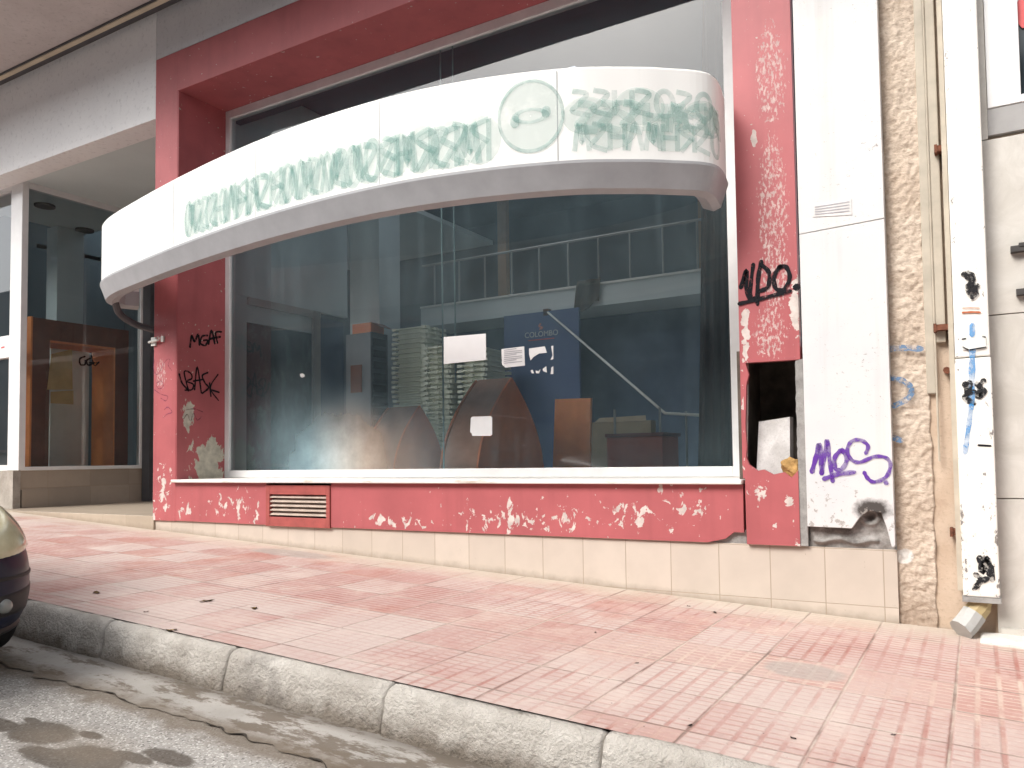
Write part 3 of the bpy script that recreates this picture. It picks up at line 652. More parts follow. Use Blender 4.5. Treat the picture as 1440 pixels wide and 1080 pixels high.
# ================================================================== CURVED SIGN
plan = catmull([V(p+(0,)) for p in ((-1.43, -.01), (-1.41, -.36), (-1.64, -.58), (-1.85, -.72), (-2.15, -.88), (-2.65, -1.04), (-3.2, -1.14), (-3.8, -1.17), (-4.5, -1.14), (-5.2, -1.06), (-6.0, -.93), (-6.8, -.77), (-7.4, -.63), (-7.80, -.45), (-7.98, -.22), (-7.92, -.01))], 8)
nrm2 = []
for i, p in enumerate(plan):
    d = (plan[min(i+1, len(plan)-1)]-plan[max(i-1, 0)]).normalized(); nrm2.append(V((d.y, -d.x, 0))*(-1 if (d.y*0-d.x) > 0 else 1))
for i, q in enumerate(nrm2):
    c = plan[i]-V((-4.4, 1.5, 0))
    if q.dot(c) < 0: nrm2[i] = -q
cum = [0.]
for a, b in zip(plan, plan[1:]): cum.append(cum[-1]+(b-a).length)
def sp(s, z, off=.004):
    s = max(0, min(cum[-1]-.001, s)); i = max(k for k in range(len(cum)) if cum[k] <= s); i = min(i, len(plan)-2)
    t = (s-cum[i])/(cum[i+1]-cum[i]); n = (nrm2[i]*(1-t)+nrm2[i+1]*t).normalized()
    return plan[i]*(1-t)+plan[i+1]*t+n*off+V((0, 0, z)), n
def ribbon(prof, closed=True):
    bm = bmesh.new(); rings = [[bm.verts.new(plan[i]+nrm2[i]*o+V((0, 0, z))) for o, z in prof] for i in range(len(plan))]
    n = len(prof)
    for a, b in zip(rings, rings[1:]):
        for k in range(n if closed else n-1): bm.faces.new((a[k], b[k], b[(k+1) % n], a[(k+1) % n]))
    bm.faces.new(rings[0]); bm.faces.new(rings[-1][::-1]); return bm
sign = thing('curved_sign', 'long white curved shop sign with faded green lettering bowing out over the window', 'sign', (-4.3, -.2, 2.9))
part('sign_face', ribbon([(0, 3.085), (0, 3.66), (-.02, 3.68), (-.14, 3.68), (-.14, 3.085)]), M_sign, parent=sign)
part('sign_rim', ribbon([(.012, 3.065), (.012, 3.083), (-.16, 3.083), (-.16, 2.93), (-.09, 2.90), (-.04, 2.92), (-.012, 3.0)]), M_signrim, parent=sign)
for sx in (1.35, 2.6, 3.85, 5.1, 6.35):
    bm = bmesh.new(); a_, n_ = sp(sx-.003, 3.09, .0015); b_, _ = sp(sx+.003, 3.09, .0015); c_, _ = sp(sx+.003, 3.655, .0015); d_, _ = sp(sx-.003, 3.655, .0015)
    quad(bm, a_, b_, c_, d_); part('panel_seam', bm, M_signrim, parent=sign)
part('bracket', tube(bmesh.new(), catmull([V((-7.74, -.35, 2.95)), V((-7.82, -.25, 2.83)), V((-7.8, -.1, 2.74)), V((-7.66, .03, 2.68))], 6), .035, 10), M_dgrey, parent=sign)
def signpx(px, py):          # pixel -> (arc length, height) on the sign's face
    d = ray(px, py); best = None
    for i in range(len(plan)-1):
        a, b = plan[i], plan[i+1]; e = b-a
        den = d.x*e.y-d.y*e.x
        if abs(den) < 1e-9: continue
        t = ((a.x-CAM.x)*e.y-(a.y-CAM.y)*e.x)/den; u = ((a.x-CAM.x)*d.y-(a.y-CAM.y)*d.x)/den
        if -1e-6 <= u <= 1+1e-6 and t > 0 and (best is None or t < best[0]): best = (t, cum[i]+u*(cum[i+1]-cum[i]), CAM.z+d.z*t)
    return best[1:] if best else None
def sstroke(bm, pts, w, off):
    P = catmull([V((a, b, 0)) for a, b in pts], 6) if len(pts) > 2 else [V((a, b, 0)) for a, b in pts]
    vs = []; n = len(P)
    for i, p in enumerate(P):
        d = (P[min(i+1, n-1)]-P[max(i-1, 0)]).normalized(); s = V((-d.y, d.x, 0))*w*.5
        vs.append((bm.verts.new(sp(p.x+s.x, p.y+s.y, off)[0]), bm.verts.new(sp(p.x-s.x, p.y-s.y, off)[0])))
    for a, b in zip(vs, vs[1:]): bm.faces.new((a[0], a[1], b[1], b[0]))
def sdisc(bm, cs, cz, rs, rz, off, n=40, inner=0):
    def pt(k, q): a = 2*math.pi*k/n; return bm.verts.new(sp(cs+rs*q*math.cos(a), cz+rz*q*math.sin(a), off)[0])
    o = [pt(k, 1) for k in range(n)]; i_ = [pt(k, inner or .02) for k in range(n)]
    for k in range(n): bm.faces.new((o[k], o[(k+1) % n], i_[(k+1) % n], i_[k]))
rnd = random.Random(3)
sA, zA = signpx(262, 300); sB, zB = signpx(676, 225)
print('sign text', sA, zA, sB, zB, signpx(745, 150), signpx(700, 150), signpx(745, 105), signpx(1000, 150), signpx(600, 140), signpx(600, 248))
def glyphs(bm, s0, s1, z0, h, step, w, off):
    s = s0
    while s < s1:
        k = rnd.randrange(6); a = step*.42; zt = z0+h
        if k == 0: L = [[(s-a, z0), (s, zt), (s+a, z0)]]
        elif k == 1: L = [[(s-a, z0), (s-a, zt)], [(s-a, zt), (s+a, zt-.2*h), (s-a, z0+.45*h)], [(s+a*.9, z0), (s-a*.6, z0+.5*h)]]
        elif k == 2: L = [[(s-a, zt), (s-a, z0)], [(s+a, zt), (s+a, z0)], [(s-a, z0+h*.5), (s+a, z0+h*.5)]]
        elif k == 3: L = [[(s+a*math.cos(t), z0+h*.5+h*.5*math.sin(t)) for t in [j*.524 for j in range(13)]]]
        elif k == 4: L = [[(s+a, zt), (s-a*.6, zt-.15*h), (s+a*.4, z0+.45*h), (s+a, z0+.2*h), (s-a, z0)]]
        else: L = [[(s-a, z0), (s-a*.4, zt), (s, z0+.3*h), (s+a*.4, zt), (s+a, z0)]]
        for l_ in L: sstroke(bm, l_, w, off)
        s += step
if sA > sB: sA, sB = sB, sA
bm = bmesh.new(); glyphs(bm, sA, sB, 3.13, .27, .135, .035, .004); part('lettering', bm, M_teal, parent=sign)
bm = bmesh.new(); glyphs(bm, sA+.07, sB, 3.12, .26, .15, .045, .0065); part('lettering', bm, M_teal2, parent=sign)
bm = bmesh.new()
s = sA
while s < sB: sdisc(bm, s, 3.27, .14, .16, .003+.0002*rnd.random(), 20); s += .21
part('lettering', bm, M_tealfill, parent=sign)
sc_, zc_ = signpx(746, 152)
bm = bmesh.new(); sdisc(bm, sc_, 3.385, .215, .235, .0035); part('emblem', bm, M_tealfill, parent=sign)
bm = bmesh.new(); sdisc(bm, sc_, 3.385, .215, .235, .006, 40, .90); sdisc(bm, sc_, 3.385, .12, .05, .006, 30, .62); sdisc(bm, sc_-.1, 3.40, .03, .04, .008, 16); sdisc(bm, sc_+.1, 3.355, .03, .04, .008, 16); part('emblem', bm, M_teal2, parent=sign)
s1_ = signpx(805, 180)[0]; s2_ = signpx(1005, 150)[0]
lo_, hi_ = min(s1_, s2_), max(s1_, s2_)
bm = bmesh.new(); glyphs(bm, lo_+.1, hi_, 3.36, .16, .13, .034, .004); glyphs(bm, lo_, hi_, 3.14, .17, .11, .032, .0045); part('lettering', bm, M_teal2, parent=sign)
bm = bmesh.new(); glyphs(bm, lo_, hi_, 3.26, .18, .14, .05, .007); part('lettering', bm, M_teal, parent=sign)
bm = bmesh.new()
for q, (z, r) in zip((.1, .35, .55, .75, .9), ((3.36, .12), (3.26, .12), (3.42, .12), (3.28, .13), (3.36, .12))): sdisc(bm, lo_+(hi_-lo_)*q, z, r*1.3, r, .003+.0005*q, 24)
part('lettering', bm, M_tealfill, parent=sign)

# ================================================================== THINGS ON AND BEHIND THE GLASS
def flat(name, pts, mat, label, cat, thick=.004, group=None, bevel=0):
    o = link(name, prism(pts, (0, 0, 0), (0, thick, 0)), mat, bevel=bevel); return tag(o, label, cat, group)
def gl(*pp, Y=GY-.008): return [onY(x, y, Y) for x, y in pp]
flat('paper_notice', gl((624, 474), (683, 469), (683.5, 506), (624, 512)), M_paper, 'large blank white paper sheet stuck on the glass, highest of the notices', 'notice')
pn = thing('paper_notice', 'smaller printed white notice with grey lines, stuck in the middle of the glass', 'notice', onY(721, 517, GY-.008))
link('sheet', prism(gl((705, 491), (737, 487), (738, 514), (711, 517), (706, 513)), (0, 0, 0), (0, .003, 0)), M_paper, pn)
bm = bmesh.new()
for k in range(8):
    y = 492+k*2.6; x1 = 734 if k % 3 else 726
    stroke(bm, [onY(709, y+.6, GY-.0105), onY(x1, y-2, GY-.0105)], .006, (0, -1, 0), smooth=False)
link('print', bm, M_print, pn)
tn = thing('torn_paper', 'torn white paper scraps left on the glass right of the printed notice', 'paper', onY(760, 525, GY-.008))
for s_ in ([(744, 490), (766, 487), (769, 496), (758, 497), (750, 502), (746, 507), (744, 498)], [(775, 487), (778, 486), (778, 505), (774, 506), (777, 500)], [(775, 517), (778, 515), (778, 526), (774, 526), (775, 521)], [(763, 519), (768, 515), (769, 524), (764, 522)], [(746, 521), (749, 520), (751, 525), (748, 525)], [(753, 521), (757, 522), (760, 519), (758, 525), (754, 525)]):
    link('scrap', prism(gl(*s_), (0, 0, 0), (0, .003, 0)), M_paper, tn)
flat('paper_notice', gl((662, 588), (664, 586), (690, 585), (692, 587), (692, 611), (689, 613), (664, 613), (663, 609), (661, 608)), M_paper, 'small blank white square with rounded corners low on the glass', 'notice')
flat('sticker', gl((421.5, 526), (425, 525), (428, 527), (428, 530), (424, 531), (422, 529)), M_paper, 'tiny white sticker at the left of the window glass', 'sticker')
pn = thing('paper_notice', 'white notice with faint print on the upper white cladding beside the red pier', 'notice', onY(1165, 303, -.036))
cy_ = -.034
link('sheet', prism([onY(x, y, cy_) for x, y in ((1142, 288), (1197, 279), (1198, 302), (1143, 305))], (0, 0, 0), (0, .003, 0)), plain('old_label', (.70, .68, .66), .6), pn)
bm = bmesh.new()
for k in range(4): stroke(bm, [onY(1146, 291+k*3.4, cy_-.003), onY(1194, 283.5+k*4.3, cy_-.003)], .0045, (0, -1, 0), smooth=False)
link('print', bm, M_print, pn)

# crates: one built, the rest copied
bm = bmesh.new()
box(bm, -.235, .235, -.16, .16, 0, .055)
box(bm, -.285, .285, -.215, .215, .036, .054)
for x in (-.25, .25):
    box(bm, x-.035, x+.035, -.228, -.16, .022, .060); box(bm, x-.035, x+.035, .16, .228, .022, .060)
for y in (-.17, 0, .17):
    box(bm, -.298, -.235, y-.03, y+.03, .022, .060); box(bm, .235, .298, y-.03, y+.03, .022, .060)
box(bm, -.18, .18, -.200, -.19, .008, .022)
crate = link('plastic_crate', bm, M_crate, bevel=.003)
first = True
stacks = [(-6.62, 3.15, .0, 30, 'crates in the tall left stack', 'pale green plastic crate in the tall stack beside the grey cabinet'),
          (-6.03, 3.05, math.pi/2, 25, 'crates in the middle stack', 'pale green plastic crate in the middle stack behind the glass joint'),
          (-5.56, 3.15, math.pi/2, 24, 'crates in the right stack', 'pale green plastic crate in the stack behind the large blank notice')]
for x, y, rz, n, grp, lab in stacks:
    for k in range(n):
        o = crate if first else crate.copy()
        if not first: C.objects.link(o)
        first = False
        o.location = (x+random.uniform(-.012, .012), y+random.uniform(-.01, .01), FZ+.0015+k*.0645); o.rotation_euler = (0, 0, rz+random.uniform(-.02, .02))
        tag(o, lab, 'crate', grp)
# grey cabinet and things by it
cb = thing('cabinet', 'tall grey cabinet with a dark perforated side, left of the crate stacks', 'cabinet', (-7.4, 3.2, FZ))
link('body', B(-7.72, -7.26, 2.9, 3.2, FZ, 3.02), M_cab, cb, bevel=.005)
sd = link('side_panel', B(-7.259, -7.245, 2.89, 3.22, FZ, 3.02), M_cabd, cb)
link('slots', boxes(*[(-7.2448, -7.238, 2.93, 3.18, 1.4+k*.16, 1.5+k*.16) for k in range(10)]), M_dark, sd)
link('paper', B(-7.62, -7.42, 2.885, 2.898, 2.2, 2.58), plain('brown_print', (.25, .10, .06), .7), cb)
bx = thing('cardboard_box', 'small orange brown box lying on top of the grey cabinet', 'box', (-7.45, 3.05, 3.021))
link('carton', B(-7.62, -7.28, 2.92, 3.19, 3.022, 3.16), M_orange, bx, bevel=.004)
link('flap', prism([V(p) for p in ((-7.278, 2.92, 3.155), (-7.1, 2.95, 3.07), (-7.1, 3.15, 3.07), (-7.278, 3.19, 3.155))], (0, 0, 0), (0, 0, .006)), M_brownwood, bx)
# ogive display forms
def ogive(hw, h, n=16):
    pts = []
    for k in range(n+1): t = k/n; pts.append((-hw*(1-t**1.9), h*t))
    for k in range(n-1, -1, -1): t = k/n; pts.append((hw*(1-t**1.9), h*t))
    return pts
def fin(x, y, hw, h, dep, label):
    r = thing('display_form', label, 'display form', (x-dep/2, y, FZ))
    og = ogive(hw, h)
    bm = bmesh.new(); lo = [bm.verts.new((x-dep+.02, y+a, FZ+b)) for a, b in og]; hi = [bm.verts.new((x-.02, y+a, FZ+b)) for a, b in og]
    for i in range(len(og)-1): bm.faces.new((lo[i], lo[i+1], hi[i+1], hi[i]))
    link('curved_top', bm, M_fintop, r)
    for xx in (x, x-dep):
        link('side_board', prism([V((xx, y+a, FZ+b)) for a, b in og], (0, 0, 0), (-.02, 0, 0)), M_orange, r)
fin(-4.0, 1.34, .60, .95, .42, 'large pointed arch of orange brown board behind the window')
fin(-5.0, 1.16, .40, .71, .42, 'small pointed arch of orange brown board left of the large one')
flat('display_board', [V(p) for p in ((-3.93, 2.0, FZ), (-3.50, 2.0, FZ), (-3.49, 2.04, FZ+.765), (-3.91, 2.04, FZ+.775))], M_orange2, 'upright orange rectangular board standing right of the pointed arches', 'board', .04)
bp = thing('display_stand', 'tall blue display panel with a small brand name under the mezzanine', 'panel', (-5.2, 3.9, FZ))
link('board', B(-5.74, -4.57, 3.90, 3.95, FZ, 3.235), M_bluepanel, bp)
def text(body, loc, size, mat, parent, name, ext=.002):
    cu = bpy.data.curves.new(name, 'FONT'); cu.body = body; cu.size = size; cu.extrude = ext; cu.align_x = 'CENTER'; cu.space_character = 1.0
    tmp = bpy.data.objects.new('tmp', cu); C.objects.link(tmp); dg = bpy.context.evaluated_depsgraph_get()
    me = bpy.data.meshes.new_from_object(tmp.evaluated_get(dg)); bpy.data.objects.remove(tmp)
    me.transform(Matrix.Translation(loc) @ Matrix.Rotation(math.pi/2, 4, 'X'))
    o = bpy.data.objects.new(name, me); me.materials.clear(); me.materials.append(mat); C.objects.link(o); o.parent = parent; o.matrix_parent_inverse = wmat(parent).inverted(); return o
pc = onY(761, 470, 3.895)
text('COLOMBO', (pc.x, 3.896, pc.z-.03), .105, plain('pale_letters', (.55, .58, .6), .5), bp, 'lettering')
bm = boxes((pc.x-.2, pc.x+.2, 3.894, 3.898, pc.z-.075, pc.z-.065)); link('underline', bm, M_posterred, bp)
bm = bmesh.new(); stroke(bm, [V((pc.x-.01, 3.895, pc.z+.14)), V((pc.x-.03, 3.895, pc.z+.11)), V((pc.x+.02, 3.895, pc.z+.09)), V((pc.x-.02, 3.895, pc.z+.07))], .022, (0, -1, 0)); link('emblem', bm, plain('emblem_red', (.5, .2, .17), .6), bp)
# slanting handrail
hr = thing('handrail', 'thin white handrail slanting down from the mezzanine edge', 'handrail', (-2.6, 2.6, FZ))
a_, b_ = onY(769, 438, 3.93), onY(935, 581, 2.2); c_ = onY(986, 584, 1.9)
link('rail', tube(bmesh.new(), [a_, a_*.5+b_*.5, b_, c_], .014), M_white2, hr)
link('post', tube(bmesh.new(), [V((c_.x*.6+b_.x*.4, c_.y*.6+b_.y*.4, FZ)), c_*.6+b_*.4+V((0, 0, .03))], .012), M_chrome, hr)
link('bracket', B(a_.x-.04, a_.x+.04, 3.9, 3.984, a_.z-.06, a_.z+.03), M_rust, hr)
# low counter with posts and tan box
ct = thing('counter', 'low red brown counter with two steel posts at the window right', 'counter', (-3.0, 2.2, FZ))
link('body', B(-3.32, -2.72, 2.05, 2.5, FZ, 1.455), plain('red_brown_board', (.45, .12, .08), .5), ct, bevel=.004)
link('counter_top', B(-3.33, -2.70, 2.03, 2.52, 1.456, 1.49), plain('red_brown_top', (.17, .06, .05), .5), ct)
for x in (-3.25, -2.76): link('post', tube(bmesh.new(), [(x, 2.1, 1.49), (x, 2.1, 1.74)], .014), M_chrome, ct)
bx = thing('cardboard_box', 'flattened tan cardboard box standing behind the low counter', 'box', (-3.6, 3.0, FZ))
link('carton', B(-4.0, -3.2, 2.95, 3.1, FZ, 1.66), plain('tan_card', (.30, .24, .16), .8), bx)
link('flap', prism([V(p) for p in ((-3.9, 2.94, 1.655), (-3.25, 2.94, 1.655), (-3.28, 2.99, 1.72), (-3.85, 2.99, 1.71))], (0, 0, 0), (0, .006, 0)), plain('tan_card_flap', (.33, .27, .19), .8), bx)
# hanging cloth on the mezzanine edge
bm = bmesh.new(); rows = []
for j in range(9):
    t = j/8; row = []
    for i in range(15):
        s_ = i/14; x = -4.62+.36*s_-.03*t; z = 3.60-(.36+.06*math.sin(s_*5))*t
        row.append(bm.verts.new((x, 3.965-.018*math.sin(s_*14+t*2)-.02*t, z)))
    rows.append(row)
for a, b in zip(rows, rows[1:]):
    for i in range(14): bm.faces.new((a[i], a[i+1], b[i+1], b[i]))
bmesh.ops.solidify(bm, geom=bm.faces[:], thickness=.008)
tag(link('hanging_cloth', bm, M_cloth, smooth=True), 'dark brown cloth hung over the mezzanine edge', 'cloth')
# curtain
bm = bmesh.new(); rows = []
for j in range(24):
    t = j/23; row = []
    for i in range(41):
        s_ = i/40; wd = .27+.05*(1-t); x = -2.03+.14*t+wd*s_*1.05; z = FZ+.02+3.95*t
        row.append(bm.verts.new((x, 1.05+.035*math.sin(s_*26+.5*math.sin(t*5))+.012*math.sin(s_*61), z)))
    rows.append(row)
for a, b in zip(rows, rows[1:]):
    for i in range(40): bm.faces.new((a[i], a[i+1], b[i+1], b[i]))
bmesh.ops.solidify(bm, geom=bm.faces[:], thickness=.006)
tag(link('curtain', bm, M_curtain, smooth=True), 'gathered brown curtain hanging at the right end of the display window', 'curtain')
# left shop: portal frame and things inside
PX = -11.25
pf = thing('portal_frame', 'large brown and orange wooden portal frame behind the porch side glass', 'frame', (PX, 1.3, 1.12))
def px_(x, y): return onX(x, y, PX)
a0, a1 = px_(43, 500), px_(70, 500); b0, b1 = px_(135, 490), px_(160, 490)
zt = px_(110, 455).z; zi = px_(110, 483).z
ya, yb_, yc, yd = a0.y, a1.y, b1.y, px_(181, 480).y; DP = .55
link('post', B(PX-DP, PX, ya+.022, yb_, 1.12, zt), M_brownwood, pf)
link('lit_edge_board', B(PX-DP, PX+.004, ya, ya+.021, 1.12, zt+.01), M_orange2, pf)  # orange board colours in the post's lit, street-facing side
link('post', B(PX-DP, PX, yc+.022, yd, 1.12, zt), M_brownwood, pf)
link('lit_edge_board', B(PX-DP, PX+.004, yc, yc+.021, 1.12, zi), M_orange2, pf)
link('header', B(PX-DP, PX-.001, yb_+.001, yc+.021, zi+.001, zt), M_brownwood, pf)
link('lit_edge_board', B(PX-DP, PX-.004, yb_+.002, yc-.001, zi-.03, zi), M_orange, pf)  # lit underside of the header, drawn as an orange strip
o = thing('cardboard_sheet', 'two creased brown cardboard pieces hanging in the portal frame', 'cardboard', onX(85, 560, PX+.03))
for q in ([(72, 498), (101, 491), (102, 548), (66, 548)], [(71, 551), (103, 549), (103, 569), (71, 567)]):
    link('piece', prism([onX(x, y, PX+.03) for x, y in q], (0, 0, 0), (.006, 0, 0)), M_card, o)
tag(link('white_panel', B(-11.9, -11.87, 1.2, 1.75, 1.12, 3.0), M_white2), 'pale upright panel standing inside the portal frame opening', 'panel')
tag(link('shop_column', boxes((-12.7, -12.4, 1.55, 1.95, 1.12, 4.97)), M_wallin, bevel=.006), 'pale square column inside the left shop', 'column')

# board and foam in the hole of the right pier
brd = prism([V(p) for p in ((-1.30, .07, 1.125), (-1.09, .11, 1.108), (-1.09, .15, 1.50), (-1.29, .13, 1.475))], (0, 0, 0), (.012, .045, 0))
tag(link('broken_board', brd, M_board), 'dirty white board leaning inside the hole of the red pier', 'board')
bm = bmesh.new(); bmesh.ops.create_icosphere(bm, subdivisions=4, radius=.062)
for v in bm.verts: v.co *= 1+.55*noise.noise(v.co*22)+.2*noise.noise(v.co*60); v.co += V((-1.055, .02, 1.165)); v.co.y = v.co.y*.6+.02
tag(link('foam_lump', bm, M_foam, smooth=True), 'brown lump of foam on the ragged lower edge of the hole', 'foam')

# ================================================================== NEIGHBOURING BUILDING
nb = thing('neighbouring_building', 'cream marble clad building with a roughcast strip beside the white cladding', 'building', (.2, .3, .2))
def np_(name, bm, mat, label=None, parent=None, **k): return link(name, bm, mat, parent or nb, label=label, **k)
bm = bmesh.new(); nx, nz = 34, 480; gr_ = []
for j in range(nz+1):
    row = []
    for i in range(nx+1):
        z = -.1+6.2*j/nz; xr = -.245+.03*noise.noise(V((0, 0, z*2.1)))+.012*noise.noise(V((5, 0, z*9)))
        x = -.4575+(xr+.4575)*i/nx
        q = V((x*26, 0, z*34)); d = .011*noise.noise(q)+.007*noise.noise(q*2.1)+.01*noise.noise(V((x*5, 4, z*5)))
        row.append(bm.verts.new((x, .045-d+(.02 if i == nx else 0), z)))
    gr_.append(row)
for j in range(nz):
    for i in range(nx): bm.faces.new((gr_[j][i], gr_[j][i+1], gr_[j+1][i+1], gr_[j+1][i]))
rc = np_('roughcast_wall', bm, M_rough, smooth=True)
def zq(x, y): return onY(1020+x/3, 340+y/3, .02)
graffiti('graffiti', [[(694, 452), (760, 448), (826, 452)], [(694, 574), (752, 588), (784, 620), (772, 660), (712, 692)], [(708, 826), (740, 838)]], .035, zq, (0, -1, 0), M_bluerough, rc)
np_('plaster_strip', boxes((-.32, .06, .062, .3, -.1, 6.1)), M_plaster)
np_('conduit', boxes((-.262, -.212, .03, .06, 1.6, 6.1), (-.205, -.15, .022, .06, 1.9, 6.1)), M_stripmetal, 'thin weathered cable conduit beside the roughcast', bevel=.006)
np_('conduit', tube(bmesh.new(), [(-.208, .02, 1.2), (-.208, .02, 6.1)], .006), M_stripmetal)
np_('wall_core', boxes((.05, 14, .035, .5, -.8, 9.5), (-.46, .05, .3, .5, -.3, 9.5)), M_plaster)
zs = [.22, .985, 2.03, 3.05]
for z0, z1 in zip(zs, zs[1:]):
    for x0, x1 in ((.06, 1.05), (1.056, 2.05), (2.056, 3.05)):
        np_('marble_slab', B(x0, x1, .0, .034, z0+.003, z1-.003), M_marble, bevel=.002)
np_('marble_slab', B(.06, .105, .0, .034, 3.053, 6), M_marble)
np_('window_ledge', B(.106, 2.5, -.005, .3, 3.07, 3.225), plain('grey_ledge', (.33, .32, .31), .6))
nw = np_('window', boxes((.108, .275, -.012, .05, 3.226, 5.5), (.275, 2.2, -.012, .05, 3.226, 3.27)), M_alu, bevel=.004)
bm = bmesh.new(); quad(bm, (.27, .03, 3.26), (2.2, .03, 3.26), (2.2, .03, 5.5), (.27, .03, 5.5)); np_('pane', bm, plain('dark_pane', (.035, .045, .05), .08), parent=nw)
w0 = onY(1417, 36, .02); 
np_('poster', prism([V((.285, .022, w0.z)), V((2.0, .022, w0.z+.02)), V((2.0, .022, 5.2)), V((.285, .022, 5.2))], (0, 0, 0), (0, .004, 0)), M_poster, parent=nw)
pts = [onY(1424+.0, 0, .018), onY(1427, 14, .018), onY(1432, 33, .018), onY(1437, 39, .018)]+[V((.6, .018, pts_z)) for pts_z in (3.6,)]+[V((.6, .018, 4.6)), V((.24, .018, 4.4))]
np_('poster', prism([pts[0], pts[1], pts[2], pts[3], V((.5, .018, 3.60)), V((.6, .018, 4.4)), V((.32, .018, 4.3))], (0, 0, 0), (0, .003, 0)), M_posterred, parent=nw)
bm = bmesh.new(); stroke(bm, [onY(1426, 4, .015), onY(1429, 0, .015), onY(1431, -14, .015)], .02, (0, -1, 0)); np_('poster', bm, M_white2, parent=nw)
for (x, y) in ((1421, 352), (1429, 412)):
    p = onY(x, y, -.02)
    np_('iron_pin', boxes((p.x, p.x+.16, -.045, .0, p.z-.016, p.z+.018), (p.x+.04, p.x+.17, -.05, -.002, p.z+.01, p.z+.03)), M_iron)
for (x, y, w) in ((1313, 462, .085), (1314, 212, .05), (1336, 748, .06)):
    p = onY(x, y, 0)
    np_('iron_bracket', boxes((p.x, p.x+w+.05, -.03, .06, p.z-.016, p.z+.018), (p.x, p.x+.016, -.036, .06, p.z-.024, p.z+.024)), M_rust)
np_('rusty_bolt', tube(bmesh.new(), [(-.155, .07, 1.74), (-.15, .0, 1.73)], .02), M_rust)
np_('threshold', prism([V(p) for p in ((-.05, -.22, .0), (3, -.22, -.1), (3, -.22, .095), (.08, -.22, .232), (-.03, -.22, .228))], (0, 0, 0), (0, .22, 0)), concrete('white_threshold', (.62, .59, .54), (.74, .72, .68), 6), bevel=.015)
np_('threshold_lip', B(.075, 3, -.03, -.001, .2, .262), M_marble)
# drainpipe casing
dp = thing('drainpipe', 'square white drainpipe casing with chipped paint in front of the marble', 'drainpipe', (-.013, -.1, .2))
Yp = -.12
xl, xr = onY(1349, 690, Yp).x, onY(1401, 690, Yp).x
zb = onY(1380, 840, Yp).z; zj = onY(1370, 502, Yp).z
def pp(name, bm, mat, **k): return link(name, bm, mat, dp, **k)
pc_ = pp('casing', B(xl, xr, Yp, .03, zb, zj-.004), M_pipe, bevel=.008, label='lower casing with black tags')
pc2 = pp('casing', B(xl+.003, xr-.003, Yp+.004, .03, zj+.003, 6.1), M_pipe, bevel=.008, label='upper casing')
pp('side_flange', B(xl-.028, xl-.001, -.05, .03, zb+.02, 6.1), M_stripmetal)
pp('end_cap', B(xl-.004, xr+.004, Yp-.004, .03, zb-.03, zb-.001), M_cement)
def zpp(x, y): return onY(1020+x/3, 340+y/3, Yp)
graffiti('graffiti', [[(1042, 352), (1041, 394)], ], .028, zpp, (0, -1, 0), M_blue, pc2)
graffiti('graffiti', [[(1042, 456), (1040, 560), (1038, 680)], [(1038, 690), (1026, 780), (1012, 890)]], .03, zpp, (0, -1, 0), M_blue, pc_)
def zpipe(x, y): return onY(1230+x/5.4, 300+y/5.4, Yp)
graffiti('graffiti', [[(676, 464), (712, 458), (742, 480), (738, 520), (708, 552)], [(700, 480), (740, 500)], [(712, 552), (760, 548), (784, 552)], [(706, 580), (764, 575)], [(740, 540), (760, 600), (744, 636)], [(716, 600), (770, 612)]], .03, zpipe, (0, -1, 0), M_blackworn, pc2)
graffiti('graffiti', [[(668, 754), (740, 750), (800, 752)]], .012, zpipe, (0, -1, 0), plain('rust_mark', (.42, .12, .05), .7), pc2)
graffiti('graffiti', [[(668, 720), (740, 718), (796, 720)]], .004, zpipe, (0, -1, 0), plain('rust_mark_thin', (.5, .25, .15), .7), pc2)
graffiti('graffiti', [[(1012, 600), (1024, 640), (1012, 660), (1046, 680)], [(1030, 596), (1022, 640)], [(1020, 640), (1050, 632)], [(1062, 600), (1074, 620), (1064, 655), (1090, 640)], [(1090, 585), (1072, 610), (1096, 630)]], .03, zpp, (0, -1, 0), M_blackworn, pc_)
def zlow(x, y): return onY(1020+x/2.571, 660+y/2.571, Yp)
graffiti('graffiti', [[(920, 320), (930, 370), (945, 320), (955, 380)], [(905, 380), (925, 400), (900, 430)], [(960, 350), (965, 400)], [(915, 410), (945, 395)]], .03, zlow, (0, -1, 0), M_blackworn, pc_)
# label plate on the casing
bm = prism([onY(x, y, Yp-.004) for x, y in ((1353, 477), (1386, 473), (1387, 488), (1354, 492))], (0, 0, 0), (0, .003, 0)); pp('label_plate', bm, M_white2)
bm = bmesh.new()
for a, b in (((1353, 477), (1358, 476)), ((1382, 473), (1386, 474)), ((1354, 488), (1362, 492)), ((1364, 492), (1386, 488))): stroke(bm, [onY(*a, Yp-.007), onY(*b, Yp-.007)], .007, (0, -1, 0), smooth=False)
pp('plate_edge', bm, M_black)
bm = bmesh.new(); stroke(bm, [onY(1376, 626, Yp-.003), onY(1393, 627, Yp-.003)], .01, (0, -1, 0)); pp('scratch', bm, M_black)
# elbow at its foot
e0 = V(((xl+xr)/2-.01, -.04, zb-.03)); 
bm = bmesh.new(); tube(bm, [e0, e0+V((-.005, -.005, -.04)), e0+V((-.03, -.02, -.075))], .062, 10); pp('elbow', bm, plain('ochre_elbow', (.42, .33, .17), .6))
bm = bmesh.new(); tube(bm, [e0+V((-.03, -.02, -.075)), e0+V((-.07, -.05, -.13)), e0+V((-.10, -.08, -.16))], .067, 10); pp('outlet', bm, plain('grey_outlet', (.42, .42, .40), .6))

